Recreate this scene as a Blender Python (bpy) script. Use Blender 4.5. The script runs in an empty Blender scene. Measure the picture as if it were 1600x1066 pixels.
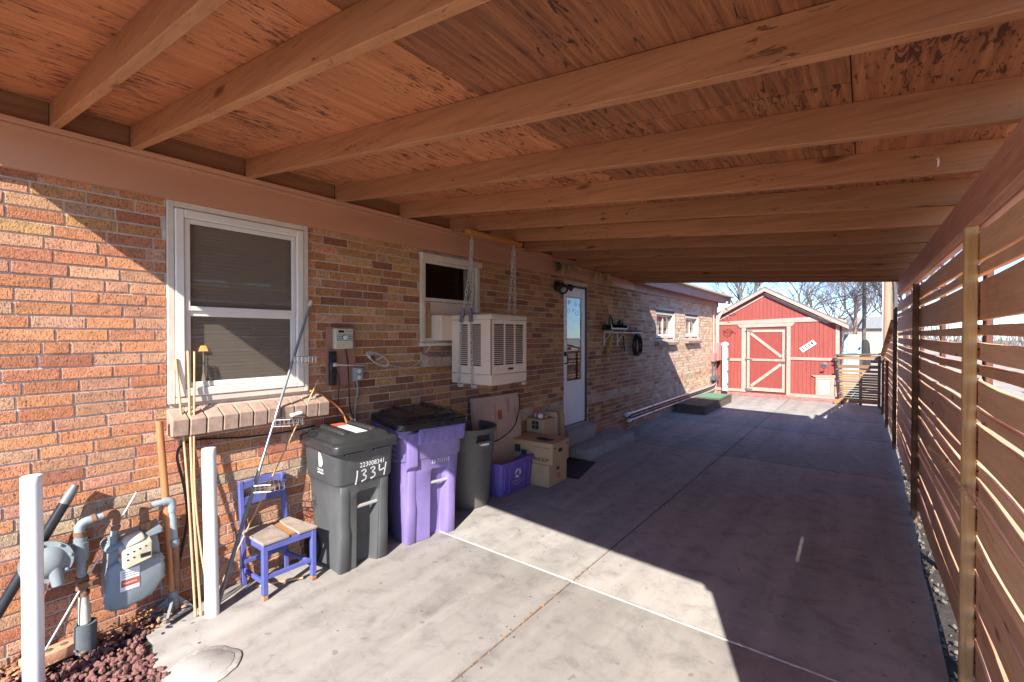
import bpy, bmesh, math, random
from mathutils import Matrix, Vector, Euler
random.seed(7)
S = bpy.context.scene
COL = S.collection
R = math.radians
PI = math.pi

# ------------------------------------------------------------------ camera
cam_d = bpy.data.cameras.new("camera")
cam_d.sensor_width = 36.0
cam_d.lens = 36.0 * 711 / 1600
cam_d.clip_start = 0.02
cam_d.clip_end = 2000
cam = bpy.data.objects.new("camera", cam_d)
cam.location = (0, 0, 1.7)
cam.rotation_euler = (R(90 - 0.645), 0, math.atan(551 / 711))
COL.objects.link(cam)
S.camera = cam

# ------------------------------------------------------------------ sky, sun, exposure
SUN_EL, SUN_AZ = 35.0, 23.0      # light travels towards +Y and -X
W = bpy.data.worlds.new("World")
S.world = W
W.use_nodes = True
wn = W.node_tree.nodes
bg = wn["Background"]
sky = wn.new("ShaderNodeTexSky")
sky.sky_type = 'NISHITA'
sky.sun_disc = False
sky.sun_elevation = R(SUN_EL)
sky.sun_rotation = R(180 - SUN_AZ)
sky.air_density = 1.0
sky.dust_density = 0.15
sky.altitude = 1600
sky.ozone_density = 2.0
wb = wn.new("ShaderNodeMix")          # white balance of the whole sky
wb.data_type = 'RGBA'
wb.blend_type = 'MULTIPLY'
wb.inputs[0].default_value = 1.0
wb.inputs[7].default_value = (0.56, 0.73, 0.99, 1)
W.node_tree.links.new(sky.outputs[0], wb.inputs[6])
W.node_tree.links.new(wb.outputs[2], bg.inputs[0])
bg.inputs[1].default_value = 0.145
sd = bpy.data.lights.new("sun", 'SUN')
sd.energy = 4.7
sd.angle = R(0.53)
sd.color = (1.0, 0.94, 0.855)
sun = bpy.data.objects.new("sun", sd)
d = Vector((-math.sin(R(SUN_AZ)) * math.cos(R(SUN_EL)), math.cos(R(SUN_AZ)) * math.cos(R(SUN_EL)), -math.sin(R(SUN_EL))))
sun.rotation_euler = d.to_track_quat('-Z', 'Y').to_euler()
sun.location = (3, -8, 9)
COL.objects.link(sun)
S.view_settings.view_transform = 'Standard'
S.view_settings.look = 'None'
S.view_settings.gamma = 1.0
S.view_settings.exposure = 1.32
S.view_settings.use_curve_mapping = False
S.render.engine = 'CYCLES'
S.cycles.max_bounces = 12
S.cycles.diffuse_bounces = 7
S.cycles.transparent_max_bounces = 16
S.cycles.use_denoising = True
S.cycles.sample_clamp_indirect = 6

# ------------------------------------------------------------------ materials
def M_(name):
    m = bpy.data.materials.new(name)
    m.use_nodes = True
    nt = m.node_tree
    b = nt.nodes["Principled BSDF"]
    return m, nt, b

def nd(nt, t, **kw):
    n = nt.nodes.new(t)
    for k, v in kw.items():
        setattr(n, k, v)
    return n

def ramp(nt, src, stops):
    r = nd(nt, "ShaderNodeValToRGB")
    e = r.color_ramp.elements
    while len(e) < len(stops):
        e.new(0.5)
    for i, (p, c) in enumerate(stops):
        e[i].position = p
        e[i].color = (*c, 1) if len(c) == 3 else c
    nt.links.new(src, r.inputs[0])
    return r.outputs[0]

def coords(nt, stretch=(1, 1, 1), per_object=True):
    tc = nd(nt, "ShaderNodeTexCoord")
    mp = nd(nt, "ShaderNodeMapping")
    mp.inputs['Scale'].default_value = stretch
    nt.links.new(tc.outputs['Object'], mp.inputs['Vector'])
    if per_object:
        oi = nd(nt, "ShaderNodeObjectInfo")
        mu = nd(nt, "ShaderNodeVectorMath", operation='SCALE')
        mu.inputs[0].default_value = (37, 51, 23)
        nt.links.new(oi.outputs['Random'], mu.inputs['Scale'])
        nt.links.new(mu.outputs[0], mp.inputs['Location'])
    return mp.outputs[0]

def noise(nt, vec, scale, detail=6, rough=0.6, dist=0.0):
    n = nd(nt, "ShaderNodeTexNoise")
    n.inputs['Scale'].default_value = scale
    n.inputs['Detail'].default_value = detail
    n.inputs['Roughness'].default_value = rough
    n.inputs['Distortion'].default_value = dist
    nt.links.new(vec, n.inputs['Vector'])
    return n.outputs[0]

def mix(nt, fac, a, b, mode='MIX'):
    m = nd(nt, "ShaderNodeMix", data_type='RGBA', blend_type=mode)
    for s, v in ((m.inputs[0], fac), (m.inputs[6], a), (m.inputs[7], b)):
        if isinstance(v, (int, float)):
            s.default_value = v
        elif isinstance(v, (tuple, list)):
            s.default_value = (*v, 1) if len(v) == 3 else v
        else:
            nt.links.new(v, s)
    return m.outputs[2]

def objvar(nt, col, amt):
    """value varies from object to object"""
    if amt <= 0:
        return col
    oi = nd(nt, "ShaderNodeObjectInfo")
    mr = nd(nt, "ShaderNodeMapRange")
    mr.inputs[3].default_value = 1 - amt
    mr.inputs[4].default_value = 1 + amt
    nt.links.new(oi.outputs['Random'], mr.inputs[0])
    hs = nd(nt, "ShaderNodeHueSaturation")
    nt.links.new(mr.outputs[0], hs.inputs['Value'])
    nt.links.new(col, hs.inputs['Color'])
    return hs.outputs[0]

def bump(nt, b, h, strength=0.3, dist=0.01):
    bp = nd(nt, "ShaderNodeBump")
    bp.inputs['Strength'].default_value = strength
    bp.inputs['Distance'].default_value = dist
    nt.links.new(h, bp.inputs['Height'])
    nt.links.new(bp.outputs[0], b.inputs['Normal'])

def sc(c, k):
    return tuple(min(1, x * k) for x in c)

def paint(name, c, rough=0.6, var=0.25, scale=6, bs=60, bst=0.15, bd=0.004, stretch=(1, 1, 1), ov=0.05, metal=0.0, wear=None, wear_at=0.62, spec=0.5):
    """generic surface: mottled base colour, fine relief, optional wear showing another colour"""
    m, nt, b = M_(name)
    v = coords(nt, stretch)
    n1 = noise(nt, v, scale, 7, 0.65)
    col = ramp(nt, n1, [(0.3, sc(c, 1 - var)), (0.7, sc(c, 1 + var * 0.6))])
    if wear:
        n3 = noise(nt, v, scale * 2.3, 9, 0.7, 0.4)
        f = ramp(nt, n3, [(wear_at, (0, 0, 0)), (wear_at + 0.05, (1, 1, 1))])
        col = mix(nt, f, col, wear)
    col = objvar(nt, col, ov)
    nt.links.new(col, b.inputs['Base Color'])
    n2 = noise(nt, v, bs, 5, 0.6)
    r = nd(nt, "ShaderNodeMapRange")
    r.inputs[3].default_value = max(0.05, rough - 0.12)
    r.inputs[4].default_value = min(1, rough + 0.12)
    nt.links.new(n1, r.inputs[0])
    nt.links.new(r.outputs[0], b.inputs['Roughness'])
    b.inputs['Metallic'].default_value = metal
    b.inputs['Specular IOR Level'].default_value = spec
    bump(nt, b, n2, bst, bd)
    return m

def wood(name, c, c2, axis='y', rough=0.75, grain=1.0, ov=0.12, knots=True, bst=0.35, flakes=None, flake_at=0.6, alt=None, streaky=0.75):
    """grain runs along the given axis"""
    m, nt, b = M_(name)
    a = 'xyz'.index(axis)
    st = [14 * grain] * 3
    st[a] = 0.7 * grain
    v = coords(nt, tuple(st))
    n1 = noise(nt, v, 1.3, 8, 0.62, 0.6)
    n2 = noise(nt, v, 6.0, 6, 0.7, 0.2)
    col = ramp(nt, n1, [(0.28, c2), (0.5, tuple((p + q) / 2 for p, q in zip(c, c2))), (0.72, c)])
    streak = ramp(nt, n2, [(0.32, (0.70, 0.66, 0.63)), (0.55, (1, 1, 1))])
    col = mix(nt, streaky, col, streak, 'MULTIPLY')
    if knots:
        st2 = [5.0] * 3
        st2[a] = 1.6
        v2 = coords(nt, tuple(st2))
        vo = nd(nt, "ShaderNodeTexVoronoi")
        vo.inputs['Scale'].default_value = 1.0
        nt.links.new(v2, vo.inputs['Vector'])
        k = ramp(nt, vo.outputs['Distance'], [(0.05, (0.30, 0.2, 0.14)), (0.12, (1, 1, 1))])
        col = mix(nt, 0.8, col, k, 'MULTIPLY')
    if flakes:
        st3 = [52.0] * 3
        st3[a] = 11.0
        v3 = coords(nt, tuple(st3))
        n3 = noise(nt, v3, 1.0, 6, 0.66, 0.9)
        big = noise(nt, coords(nt, (1, 1, 1)), 2.2, 5, 0.6)
        am = nd(nt, "ShaderNodeMath", operation='MULTIPLY')
        nt.links.new(n3, am.inputs[0])
        mr = nd(nt, "ShaderNodeMapRange")
        mr.inputs[1].default_value = 0.3
        mr.inputs[2].default_value = 0.7
        mr.inputs[3].default_value = 0.80
        mr.inputs[4].default_value = 1.16
        nt.links.new(big, mr.inputs[0])
        nt.links.new(mr.outputs[0], am.inputs[1])
        f = ramp(nt, am.outputs[0], [(flake_at, (0, 0, 0)), (flake_at + 0.05, (1, 1, 1))])
        col = mix(nt, f, col, flakes)
    if alt:          # some boards lean towards another hue
        oi = nd(nt, "ShaderNodeObjectInfo")
        fr = nd(nt, "ShaderNodeMath", operation='MULTIPLY')
        fr.inputs[1].default_value = 7.3
        nt.links.new(oi.outputs['Random'], fr.inputs[0])
        fr2 = nd(nt, "ShaderNodeMath", operation='FRACT')
        nt.links.new(fr.outputs[0], fr2.inputs[0])
        patch = noise(nt, coords(nt, (1, 1, 1)), 2.2, 6, 0.65)
        pm = nd(nt, "ShaderNodeMath", operation='MULTIPLY')
        nt.links.new(fr2.outputs[0], pm.inputs[0])
        nt.links.new(ramp(nt, patch, [(0.3, (0.3, 0.3, 0.3)), (0.65, (1, 1, 1))]), pm.inputs[1])
        col = mix(nt, pm.outputs[0], col, mix(nt, 1.0, col, alt, 'MULTIPLY'))
    col = objvar(nt, col, ov)
    nt.links.new(col, b.inputs['Base Color'])
    b.inputs['Roughness'].default_value = rough
    b.inputs['Specular IOR Level'].default_value = 0.3
    bump(nt, b, n2, bst, 0.004)
    return m

def brick_mat():
    m, nt, b = M_("brick")
    at = nd(nt, "ShaderNodeAttribute", attribute_name="bcol")
    v = coords(nt, (1, 1, 1), False)
    v2 = coords(nt, (1, 2.5, 1.3), False)            # wire-cut drag marks run up and down the face
    big = noise(nt, v, 26, 4, 0.6)
    pits = noise(nt, v2, 46, 5, 0.70, 0.4)
    fine = noise(nt, v, 130, 4, 0.7)
    c = mix(nt, 0.65, at.outputs['Color'], ramp(nt, big, [(0.3, (0.66, 0.6, 0.58)), (0.7, (1.25, 1.18, 1.12))]), 'MULTIPLY')
    c = mix(nt, ramp(nt, pits, [(0.35, (0.9, 0.9, 0.9)), (0.48, (0, 0, 0))]), c, (0.12, 0.05, 0.035))
    c = mix(nt, ramp(nt, fine, [(0.55, (0, 0, 0)), (0.72, (0.6, 0.6, 0.6))]), c, (0.62, 0.42, 0.30))
    nt.links.new(c, b.inputs['Base Color'])
    b.inputs['Roughness'].default_value = 0.9
    b.inputs['Specular IOR Level'].default_value = 0.25
    ad = nd(nt, "ShaderNodeMath", operation='ADD')
    nt.links.new(pits, ad.inputs[0])
    nt.links.new(fine, ad.inputs[1])
    bump(nt, b, ad.outputs[0], 0.9, 0.016)
    return m

def concrete_mat(name, c, stain=(0.20, 0.155, 0.115), dark=0.55):
    m, nt, b = M_(name)
    v = coords(nt, (1, 1, 1), False)
    big = noise(nt, v, 0.9, 5, 0.6, 0.8)
    mid = noise(nt, v, 6.0, 9, 0.72, 0.4)
    fine = noise(nt, v, 180, 3, 0.7)
    spots = noise(nt, v, 13, 2, 0.4)
    pale = noise(nt, coords(nt, (1.6, 0.6, 1), False), 1.7, 9, 0.7, 1.0)
    col = ramp(nt, big, [(0.25, sc(c, 0.80)), (0.55, c), (0.75, sc(c, 1.08))])
    col = mix(nt, 0.85, col, ramp(nt, mid, [(0.30, (0.60, 0.575, 0.56)), (0.5, (0.96, 0.95, 0.93)), (0.7, (1.06, 1.04, 1.0))]), 'MULTIPLY')
    f = ramp(nt, big, [(0.52, (0, 0, 0)), (0.75, (0.55, 0.55, 0.55))])
    f2 = ramp(nt, mid, [(0.42, (0, 0, 0)), (0.62, (1, 1, 1))])
    fm = mix(nt, 1.0, f, f2, 'MULTIPLY')
    col = mix(nt, fm, col, stain)
    col = mix(nt, ramp(nt, spots, [(0.70, (0, 0, 0)), (0.74, (0.5, 0.5, 0.5))]), col, sc(c, 0.35))
    drag = noise(nt, coords(nt, (4.0, 0.35, 1), False), 1.0, 6, 0.6, 0.3)
    col = mix(nt, 0.8, col, ramp(nt, drag, [(0.35, (0.78, 0.77, 0.77)), (0.6, (1.04, 1.04, 1.04))]), 'MULTIPLY')
    col = mix(nt, ramp(nt, pale, [(0.64, (0, 0, 0)), (0.78, (0.4, 0.4, 0.4))]), col, (0.60, 0.58, 0.56))
    col = mix(nt, 0.35, col, ramp(nt, fine, [(0.3, (0.72, 0.72, 0.72)), (0.7, (1.15, 1.15, 1.15))]), 'MULTIPLY')
    col = objvar(nt, col, 0.05)
    nt.links.new(col, b.inputs['Base Color'])
    b.inputs['Roughness'].default_value = 0.85
    b.inputs['Specular IOR Level'].default_value = 0.3
    ad = nd(nt, "ShaderNodeMath", operation='ADD')
    nt.links.new(fine, ad.inputs[0])
    nt.links.new(mid, ad.inputs[1])
    bump(nt, b, ad.outputs[0], 0.25, 0.004)
    return m

def glass_mat(name, tint=(1, 1, 1), refl=1.0):
    m, nt, b = M_(name)
    nt.nodes.remove(b)
    out = nt.nodes["Material Output"]
    tr = nd(nt, "ShaderNodeBsdfTransparent")
    tr.inputs[0].default_value = (*tint, 1)
    gl = nd(nt, "ShaderNodeBsdfGlossy")
    gl.inputs['Roughness'].default_value = 0.015
    fr = nd(nt, "ShaderNodeLayerWeight")
    fr.inputs[0].default_value = 0.5
    pw = nd(nt, "ShaderNodeMath", operation='POWER')
    pw.inputs[1].default_value = 5.0
    nt.links.new(fr.outputs['Facing'], pw.inputs[0])
    ma = nd(nt, "ShaderNodeMath", operation='MULTIPLY_ADD')
    ma.inputs[1].default_value = 0.95 * refl
    ma.inputs[2].default_value = 0.045 * refl
    ma.use_clamp = True
    nt.links.new(pw.outputs[0], ma.inputs[0])
    mx = nd(nt, "ShaderNodeMixShader")
    nt.links.new(ma.outputs[0], mx.inputs[0])
    nt.links.new(tr.outputs[0], mx.inputs[1])
    nt.links.new(gl.outputs[0], mx.inputs[2])
    nt.links.new(mx.outputs[0], out.inputs[0])
    return m

def emit(name, c, k):
    m, nt, b = M_(name)
    b.inputs['Base Color'].default_value = (*c, 1)
    b.inputs['Emission Color'].default_value = (*c, 1)
    b.inputs['Emission Strength'].default_value = k
    return m

def shrub_mat(name, a, c):
    return paint(name, a, 0.8, 0.5, 30, 80, 0.1, ov=0.2)

X = {}
X['brick'] = brick_mat()
X['mortar'] = paint("mortar", (0.60, 0.54, 0.47), 0.95, 0.3, 9, 160, 0.5, 0.004)
X['sillbrick'] = paint("sill_brick", (0.36, 0.25, 0.19), 0.9, 0.3, 22, 120, 0.5, 0.004, ov=0.16)
X['concrete'] = concrete_mat("concrete", (0.40, 0.376, 0.35))
X['step'] = concrete_mat("step_concrete", (0.42, 0.40, 0.38))
X['caulk'] = paint("joint_caulk", (0.52, 0.49, 0.45), 0.9, 0.35, 22, 90, 0.3, wear=(0.35, 0.31, 0.27), wear_at=0.55)
X['jointdirt'] = paint("joint_dirt", (0.16, 0.115, 0.085), 0.95, 0.6, 25, 90, 0.6)
X['soil'] = paint("soil", (0.07, 0.055, 0.043), 0.95, 0.5, 12, 70, 0.8, 0.02)
X['yard'] = paint("yard_ground", (0.40, 0.34, 0.27), 0.95, 0.3, 1.2, 40, 0.5, 0.02)
X['frieze'] = paint("frieze_paint", (0.53, 0.265, 0.155), 0.55, 0.12, 3, 60, 0.12, stretch=(1, 0.3, 1))
X['eave'] = paint("eave_paint", (0.36, 0.20, 0.175), 0.6, 0.22, 4, 60, 0.15, stretch=(1, 0.3, 1))
X['rafter'] = wood("rafter_paint", (0.46, 0.225, 0.105), (0.34, 0.15, 0.068), 'x', 0.65, 0.9, 0.14, True, 0.3, (0.15, 0.065, 0.03), 0.64)
X['ledger'] = wood("ledger_wood", (0.33, 0.155, 0.075), (0.22, 0.10, 0.05), 'y', 0.7, 0.8, 0.10, True, 0.2)
X['deck'] = wood("plywood", (0.58, 0.245, 0.105), (0.38, 0.135, 0.058), 'y', 0.7, 1.2, 0.10, False, 0.4, (0.12, 0.045, 0.025), 0.552)
X['deckmid'] = wood("plywood_aged", (0.52, 0.215, 0.095), (0.25, 0.092, 0.042), 'y', 0.7, 1.8, 0.10, False, 0.45, (0.10, 0.038, 0.022), 0.560)
X['deckdark'] = wood("plywood_stained", (0.45, 0.185, 0.08), (0.14, 0.052, 0.027), 'y', 0.7, 2.6, 0.06, False, 0.5, (0.06, 0.026, 0.016), 0.60)
X['beam'] = wood("beam_redwood", (0.70, 0.37, 0.26), (0.56, 0.27, 0.185), 'y', 0.65, 0.8, 0.06, True, 0.35)
X['postred'] = wood("post_redwood", (0.15, 0.06, 0.042), (0.09, 0.038, 0.03), 'z', 0.7, 0.8, 0.1, True, 0.3)
X['cedar'] = wood("cedar", (0.92, 0.62, 0.39), (0.76, 0.46, 0.27), 'y', 0.72, 0.9, 0.16, True, 0.45, alt=(0.66, 0.54, 0.50), streaky=0.5)
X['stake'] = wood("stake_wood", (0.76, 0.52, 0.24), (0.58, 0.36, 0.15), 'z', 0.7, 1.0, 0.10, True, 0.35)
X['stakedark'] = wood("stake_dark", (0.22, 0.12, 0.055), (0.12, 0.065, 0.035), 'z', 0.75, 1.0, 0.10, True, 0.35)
X['gatewood'] = wood("gate_wood", (0.42, 0.24, 0.115), (0.20, 0.12, 0.07), 'x', 0.8, 1.0, 0.30, True, 0.4)
X['roofing'] = paint("roofing", (0.16, 0.14, 0.13), 0.9, 0.3, 20, 90, 0.5)
X['white'] = paint("white_vinyl", (0.70, 0.66, 0.60), 0.45, 0.08, 6, 50, 0.05)
X['offwhite'] = paint("aged_white_paint", (0.62, 0.55, 0.46), 0.6, 0.16, 7, 60, 0.15)
X['doorwhite'] = paint("white_door", (0.74, 0.73, 0.75), 0.4, 0.06, 5, 50, 0.04)
X['pvc'] = paint("white_pvc", (0.76, 0.76, 0.75), 0.35, 0.05, 8, 40, 0.05, wear=(0.3, 0.28, 0.27), wear_at=0.76)
X['blind'] = paint("window_shade", (0.235, 0.20, 0.165), 0.8, 0.08, 9, 80, 0.1, stretch=(1, 1, 6))
X['glass'] = glass_mat("window_glass", (0.93, 0.93, 0.92), 1.0)
X['doorglass'] = glass_mat("door_glass", (0.8, 0.82, 0.82), 2.2)
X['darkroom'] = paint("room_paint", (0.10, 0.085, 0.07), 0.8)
X['jamb'] = paint("door_jamb_brown", (0.10, 0.045, 0.028), 0.6)
X['black'] = paint("black_plastic", (0.022, 0.022, 0.024), 0.27, 0.25, 9, 70, 0.1)
X['blackmetal'] = paint("black_metal", (0.02, 0.02, 0.022), 0.5, 0.3, 9, 70, 0.15, metal=0.3)
X['cartblack'] = paint("cart_black", (0.080, 0.083, 0.084), 0.55, 0.22, 7, 220, 0.25, 0.002, stretch=(1, 1, 0.5), wear=(0.15, 0.15, 0.145), wear_at=0.68)
X['cartlid'] = paint("cart_lid_black", (0.032, 0.033, 0.034), 0.33, 0.2, 7, 160, 0.2, 0.002)
X['cartpurple'] = paint("cart_purple", (0.225, 0.17, 0.40), 0.5, 0.2, 6, 200, 0.2, 0.002, stretch=(1, 1, 0.5), wear=(0.30, 0.25, 0.48), wear_at=0.68)
X['totepurple'] = paint("tote_purple", (0.16, 0.10, 0.40), 0.5, 0.12, 4, 160, 0.15, 0.002)
X['cangrey'] = paint("can_grey", (0.115, 0.11, 0.10), 0.5, 0.15, 6, 120, 0.15, 0.002)
X['card'] = paint("cardboard", (0.50, 0.315, 0.17), 0.85, 0.10, 5, 90, 0.15, stretch=(1, 1, 3), ov=0.08)
X['cardpink'] = paint("cardboard_pale", (0.52, 0.35, 0.25), 0.85, 0.10, 4, 90, 0.15, ov=0.06)
X['cardin'] = paint("cardboard_edge", (0.30, 0.18, 0.10), 0.9)
X['ink'] = paint("black_ink", (0.018, 0.017, 0.016), 0.8)
X['inkgreen'] = paint("dark_green_ink", (0.015, 0.05, 0.04), 0.8)
X['inkred'] = paint("red_ink", (0.50, 0.09, 0.04), 0.8)
X['inkwhite'] = paint("white_print", (0.78, 0.78, 0.78), 0.7, 0.1)
X['steel'] = paint("galvanised", (0.62, 0.61, 0.60), 0.35, 0.15, 12, 60, 0.1, metal=0.5)
X['chrome'] = paint("chrome", (0.62, 0.61, 0.60), 0.28, 0.1, 12, 60, 0.05, metal=1.0)
X['gasgrey'] = paint("meter_grey", (0.225, 0.265, 0.285), 0.5, 0.12, 9, 130, 0.15, 0.002)
X['pipegrey'] = paint("pipe_grey", (0.28, 0.33, 0.35), 0.55, 0.15, 14, 90, 0.25, wear=(0.30, 0.14, 0.06), wear_at=0.60)
X['rust'] = paint("rusty_pipe", (0.25, 0.125, 0.065), 0.85, 0.4, 20, 90, 0.5)
X['foam'] = paint("foam_sleeve", (0.10, 0.115, 0.13), 0.9, 0.2, 20, 120, 0.5)
X['tape'] = paint("pipe_tape", (0.58, 0.56, 0.48), 0.6, 0.2, 20, 50, 0.2)
X['rock'] = paint("lava_rock", (0.25, 0.115, 0.10), 0.95, 0.45, 40, 160, 0.9, 0.006, ov=0.3)
X['leafdry'] = paint("dry_leaf", (0.42, 0.21, 0.10), 0.85, 0.4, 30, 90, 0.3)
X['looseb'] = paint("loose_brick", (0.62, 0.33, 0.20), 0.9, 0.15, 25, 130, 0.5)
X['handle'] = wood("handle_wood", (0.55, 0.24, 0.10), (0.40, 0.16, 0.065), 'z', 0.55, 1.0, 0.05, False, 0.15)
X['iron'] = paint("worn_iron", (0.21, 0.22, 0.23), 0.6, 0.25, 12, 90, 0.25, metal=0.4)
X['bamboo'] = wood("bamboo", (0.68, 0.47, 0.26), (0.52, 0.32, 0.16), 'z', 0.6, 1.0, 0.08, False, 0.1)
X['blue'] = paint("blue_paint", (0.095, 0.11, 0.34), 0.5, 0.15, 14, 60, 0.15, wear=(0.30, 0.19, 0.10), wear_at=0.66)
X['seatworn'] = paint("worn_seat", (0.34, 0.27, 0.22), 0.75, 0.3, 12, 70, 0.3, wear=(0.13, 0.13, 0.34), wear_at=0.60)
X['rawwood'] = wood("raw_wood", (0.44, 0.24, 0.11), (0.30, 0.15, 0.07), 'y', 0.8, 1.2, 0.05, False, 0.3)
X['boardpink'] = paint("mounting_board", (0.33, 0.17, 0.125), 0.7, 0.15, 8, 60, 0.1)
X['timer'] = paint("timer_cream", (0.55, 0.50, 0.36), 0.45, 0.06, 6, 50, 0.04)
X['teal'] = paint("teal_stripe", (0.05, 0.26, 0.36), 0.5)
X['outlet'] = paint("outlet_grey", (0.30, 0.32, 0.31), 0.5)
X['cooler'] = paint("cooler_beige", (0.66, 0.52, 0.41), 0.5, 0.07, 4, 80, 0.06, wear=(0.36, 0.20, 0.12), wear_at=0.73)
X['coolertop'] = paint("cooler_top", (0.55, 0.47, 0.36), 0.6, 0.12, 6, 80, 0.1, wear=(0.3, 0.18, 0.10), wear_at=0.68)
X['slot'] = paint("cooler_pad_dark", (0.045, 0.038, 0.032), 0.9)
X['barwood'] = wood("hanger_wood", (0.58, 0.25, 0.07), (0.42, 0.16, 0.045), 'y', 0.5, 1.0, 0.05, False, 0.1)
X['greyfoam'] = paint("grey_sleeve", (0.13, 0.135, 0.15), 0.8)
X['shedred'] = wood("shed_siding", (0.335, 0.082, 0.066), (0.265, 0.06, 0.05), 'z', 0.75, 1.0, 0.06, False, 0.3)
X['sheddoor'] = wood("shed_door_red", (0.295, 0.062, 0.05), (0.23, 0.048, 0.04), 'z', 0.75, 1.2, 0.06, False, 0.3)
X['shedtrim'] = paint("shed_trim", (0.46, 0.295, 0.245), 0.7, 0.18, 9, 60, 0.2, wear=(0.36, 0.13, 0.10), wear_at=0.66)
X['shedbase'] = paint("shed_foundation", (0.30, 0.15, 0.14), 0.9, 0.4, 14, 60, 0.4)
X['hinge'] = paint("hinge_steel", (0.12, 0.14, 0.165), 0.5, 0.2, 12, 60, 0.1, metal=0.4)
X['gatepink'] = paint("pink_board", (0.62, 0.38, 0.34), 0.7, 0.12, 8, 60, 0.15)
X['elec'] = paint("box_pink", (0.42, 0.19, 0.17), 0.5, 0.12, 8, 60, 0.08)
X['greenmat'] = paint("green_turf", (0.10, 0.27, 0.16), 0.95, 0.25, 60, 240, 0.7, 0.006)
X['oldwood'] = wood("weathered_wood", (0.17, 0.135, 0.105), (0.09, 0.07, 0.055), 'y', 0.85, 1.0, 0.15, True, 0.4)
X['mat'] = paint("doormat", (0.035, 0.032, 0.03), 0.95, 0.3, 30, 240, 0.7, 0.004)
X['paleblue'] = paint("pale_blue_paint", (0.30, 0.42, 0.45), 0.6, 0.06, 5, 60, 0.08)
X['pole'] = wood("pole_wood", (0.42, 0.255, 0.165), (0.29, 0.17, 0.11), 'z', 0.8, 0.5, 0.06, True, 0.4)
X['poledark'] = wood("pole_dark", (0.15, 0.12, 0.095), (0.09, 0.075, 0.06), 'z', 0.85, 0.5, 0.06, False, 0.3)
X['bark'] = paint("bark", (0.13, 0.105, 0.09), 0.9, 0.35, 12, 60, 0.5, stretch=(1, 1, 0.3), ov=0.15)
X['stucco'] = paint("pale_stucco", (0.32, 0.27, 0.23), 0.9, 0.08, 6, 90, 0.3)
X['siding'] = paint("pale_siding", (0.60, 0.56, 0.50), 0.8, 0.08, 3, 60, 0.1)
X['rubber'] = paint("rubber_black", (0.018, 0.018, 0.018), 0.6)
X['cord'] = paint("white_cord", (0.58, 0.53, 0.45), 0.6)
X['cable'] = paint("black_cable", (0.02, 0.02, 0.022), 0.5)
X['glove'] = paint("straw_glove", (0.42, 0.31, 0.10), 0.9, 0.4, 25, 90, 0.6)
X['cloth'] = paint("faded_cloth", (0.50, 0.34, 0.14), 0.9, 0.25, 25, 120, 0.4, ov=0.2)
X['clothgreen'] = paint("green_cloth", (0.09, 0.12, 0.06), 0.9, 0.25, 25, 120, 0.4)
X['grass'] = paint("weed_green", (0.07, 0.11, 0.03), 0.8, 0.4, 30, 60, 0.1)
X['drygrass'] = paint("dry_stalk", (0.75, 0.52, 0.28), 0.85, 0.3, 30, 60, 0.1)
X['pebble'] = paint("pale_pebble", (0.15, 0.128, 0.108), 0.9, 0.5, 30, 90, 0.5, ov=0.3)
X['vanbody'] = paint("cream_vehicle", (0.62, 0.54, 0.42), 0.35, 0.08, 3, 30, 0.02)
X['vanwhite'] = paint("white_roof", (0.80, 0.80, 0.80), 0.35, 0.05, 3, 30, 0.02)
X['ledlamp'] = emit("lampshade_lit", (1.0, 0.40, 0.13), 0.5)
X['ceramic'] = paint("lamp_base", (0.5, 0.42, 0.33), 0.4)
X['lace'] = paint("etched_panel", (0.62, 0.70, 0.74), 0.6, 0.06)
X['lacedark'] = paint("etched_scroll", (0.16, 0.22, 0.30), 0.6)
X['canred'] = paint("red_can", (0.50, 0.025, 0.03), 0.3)
X['distant'] = paint("distant_roof", (0.22, 0.22, 0.23), 0.85)
X['twig'] = paint("twigs", (0.16, 0.135, 0.125), 0.9, 0.3, 12, 40, 0.1, ov=0.15)

# ------------------------------------------------------------------ mesh builder
def smooth_by_angle(me, ang):
    me.shade_smooth()
    me.set_sharp_from_angle(angle=R(ang))

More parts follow.
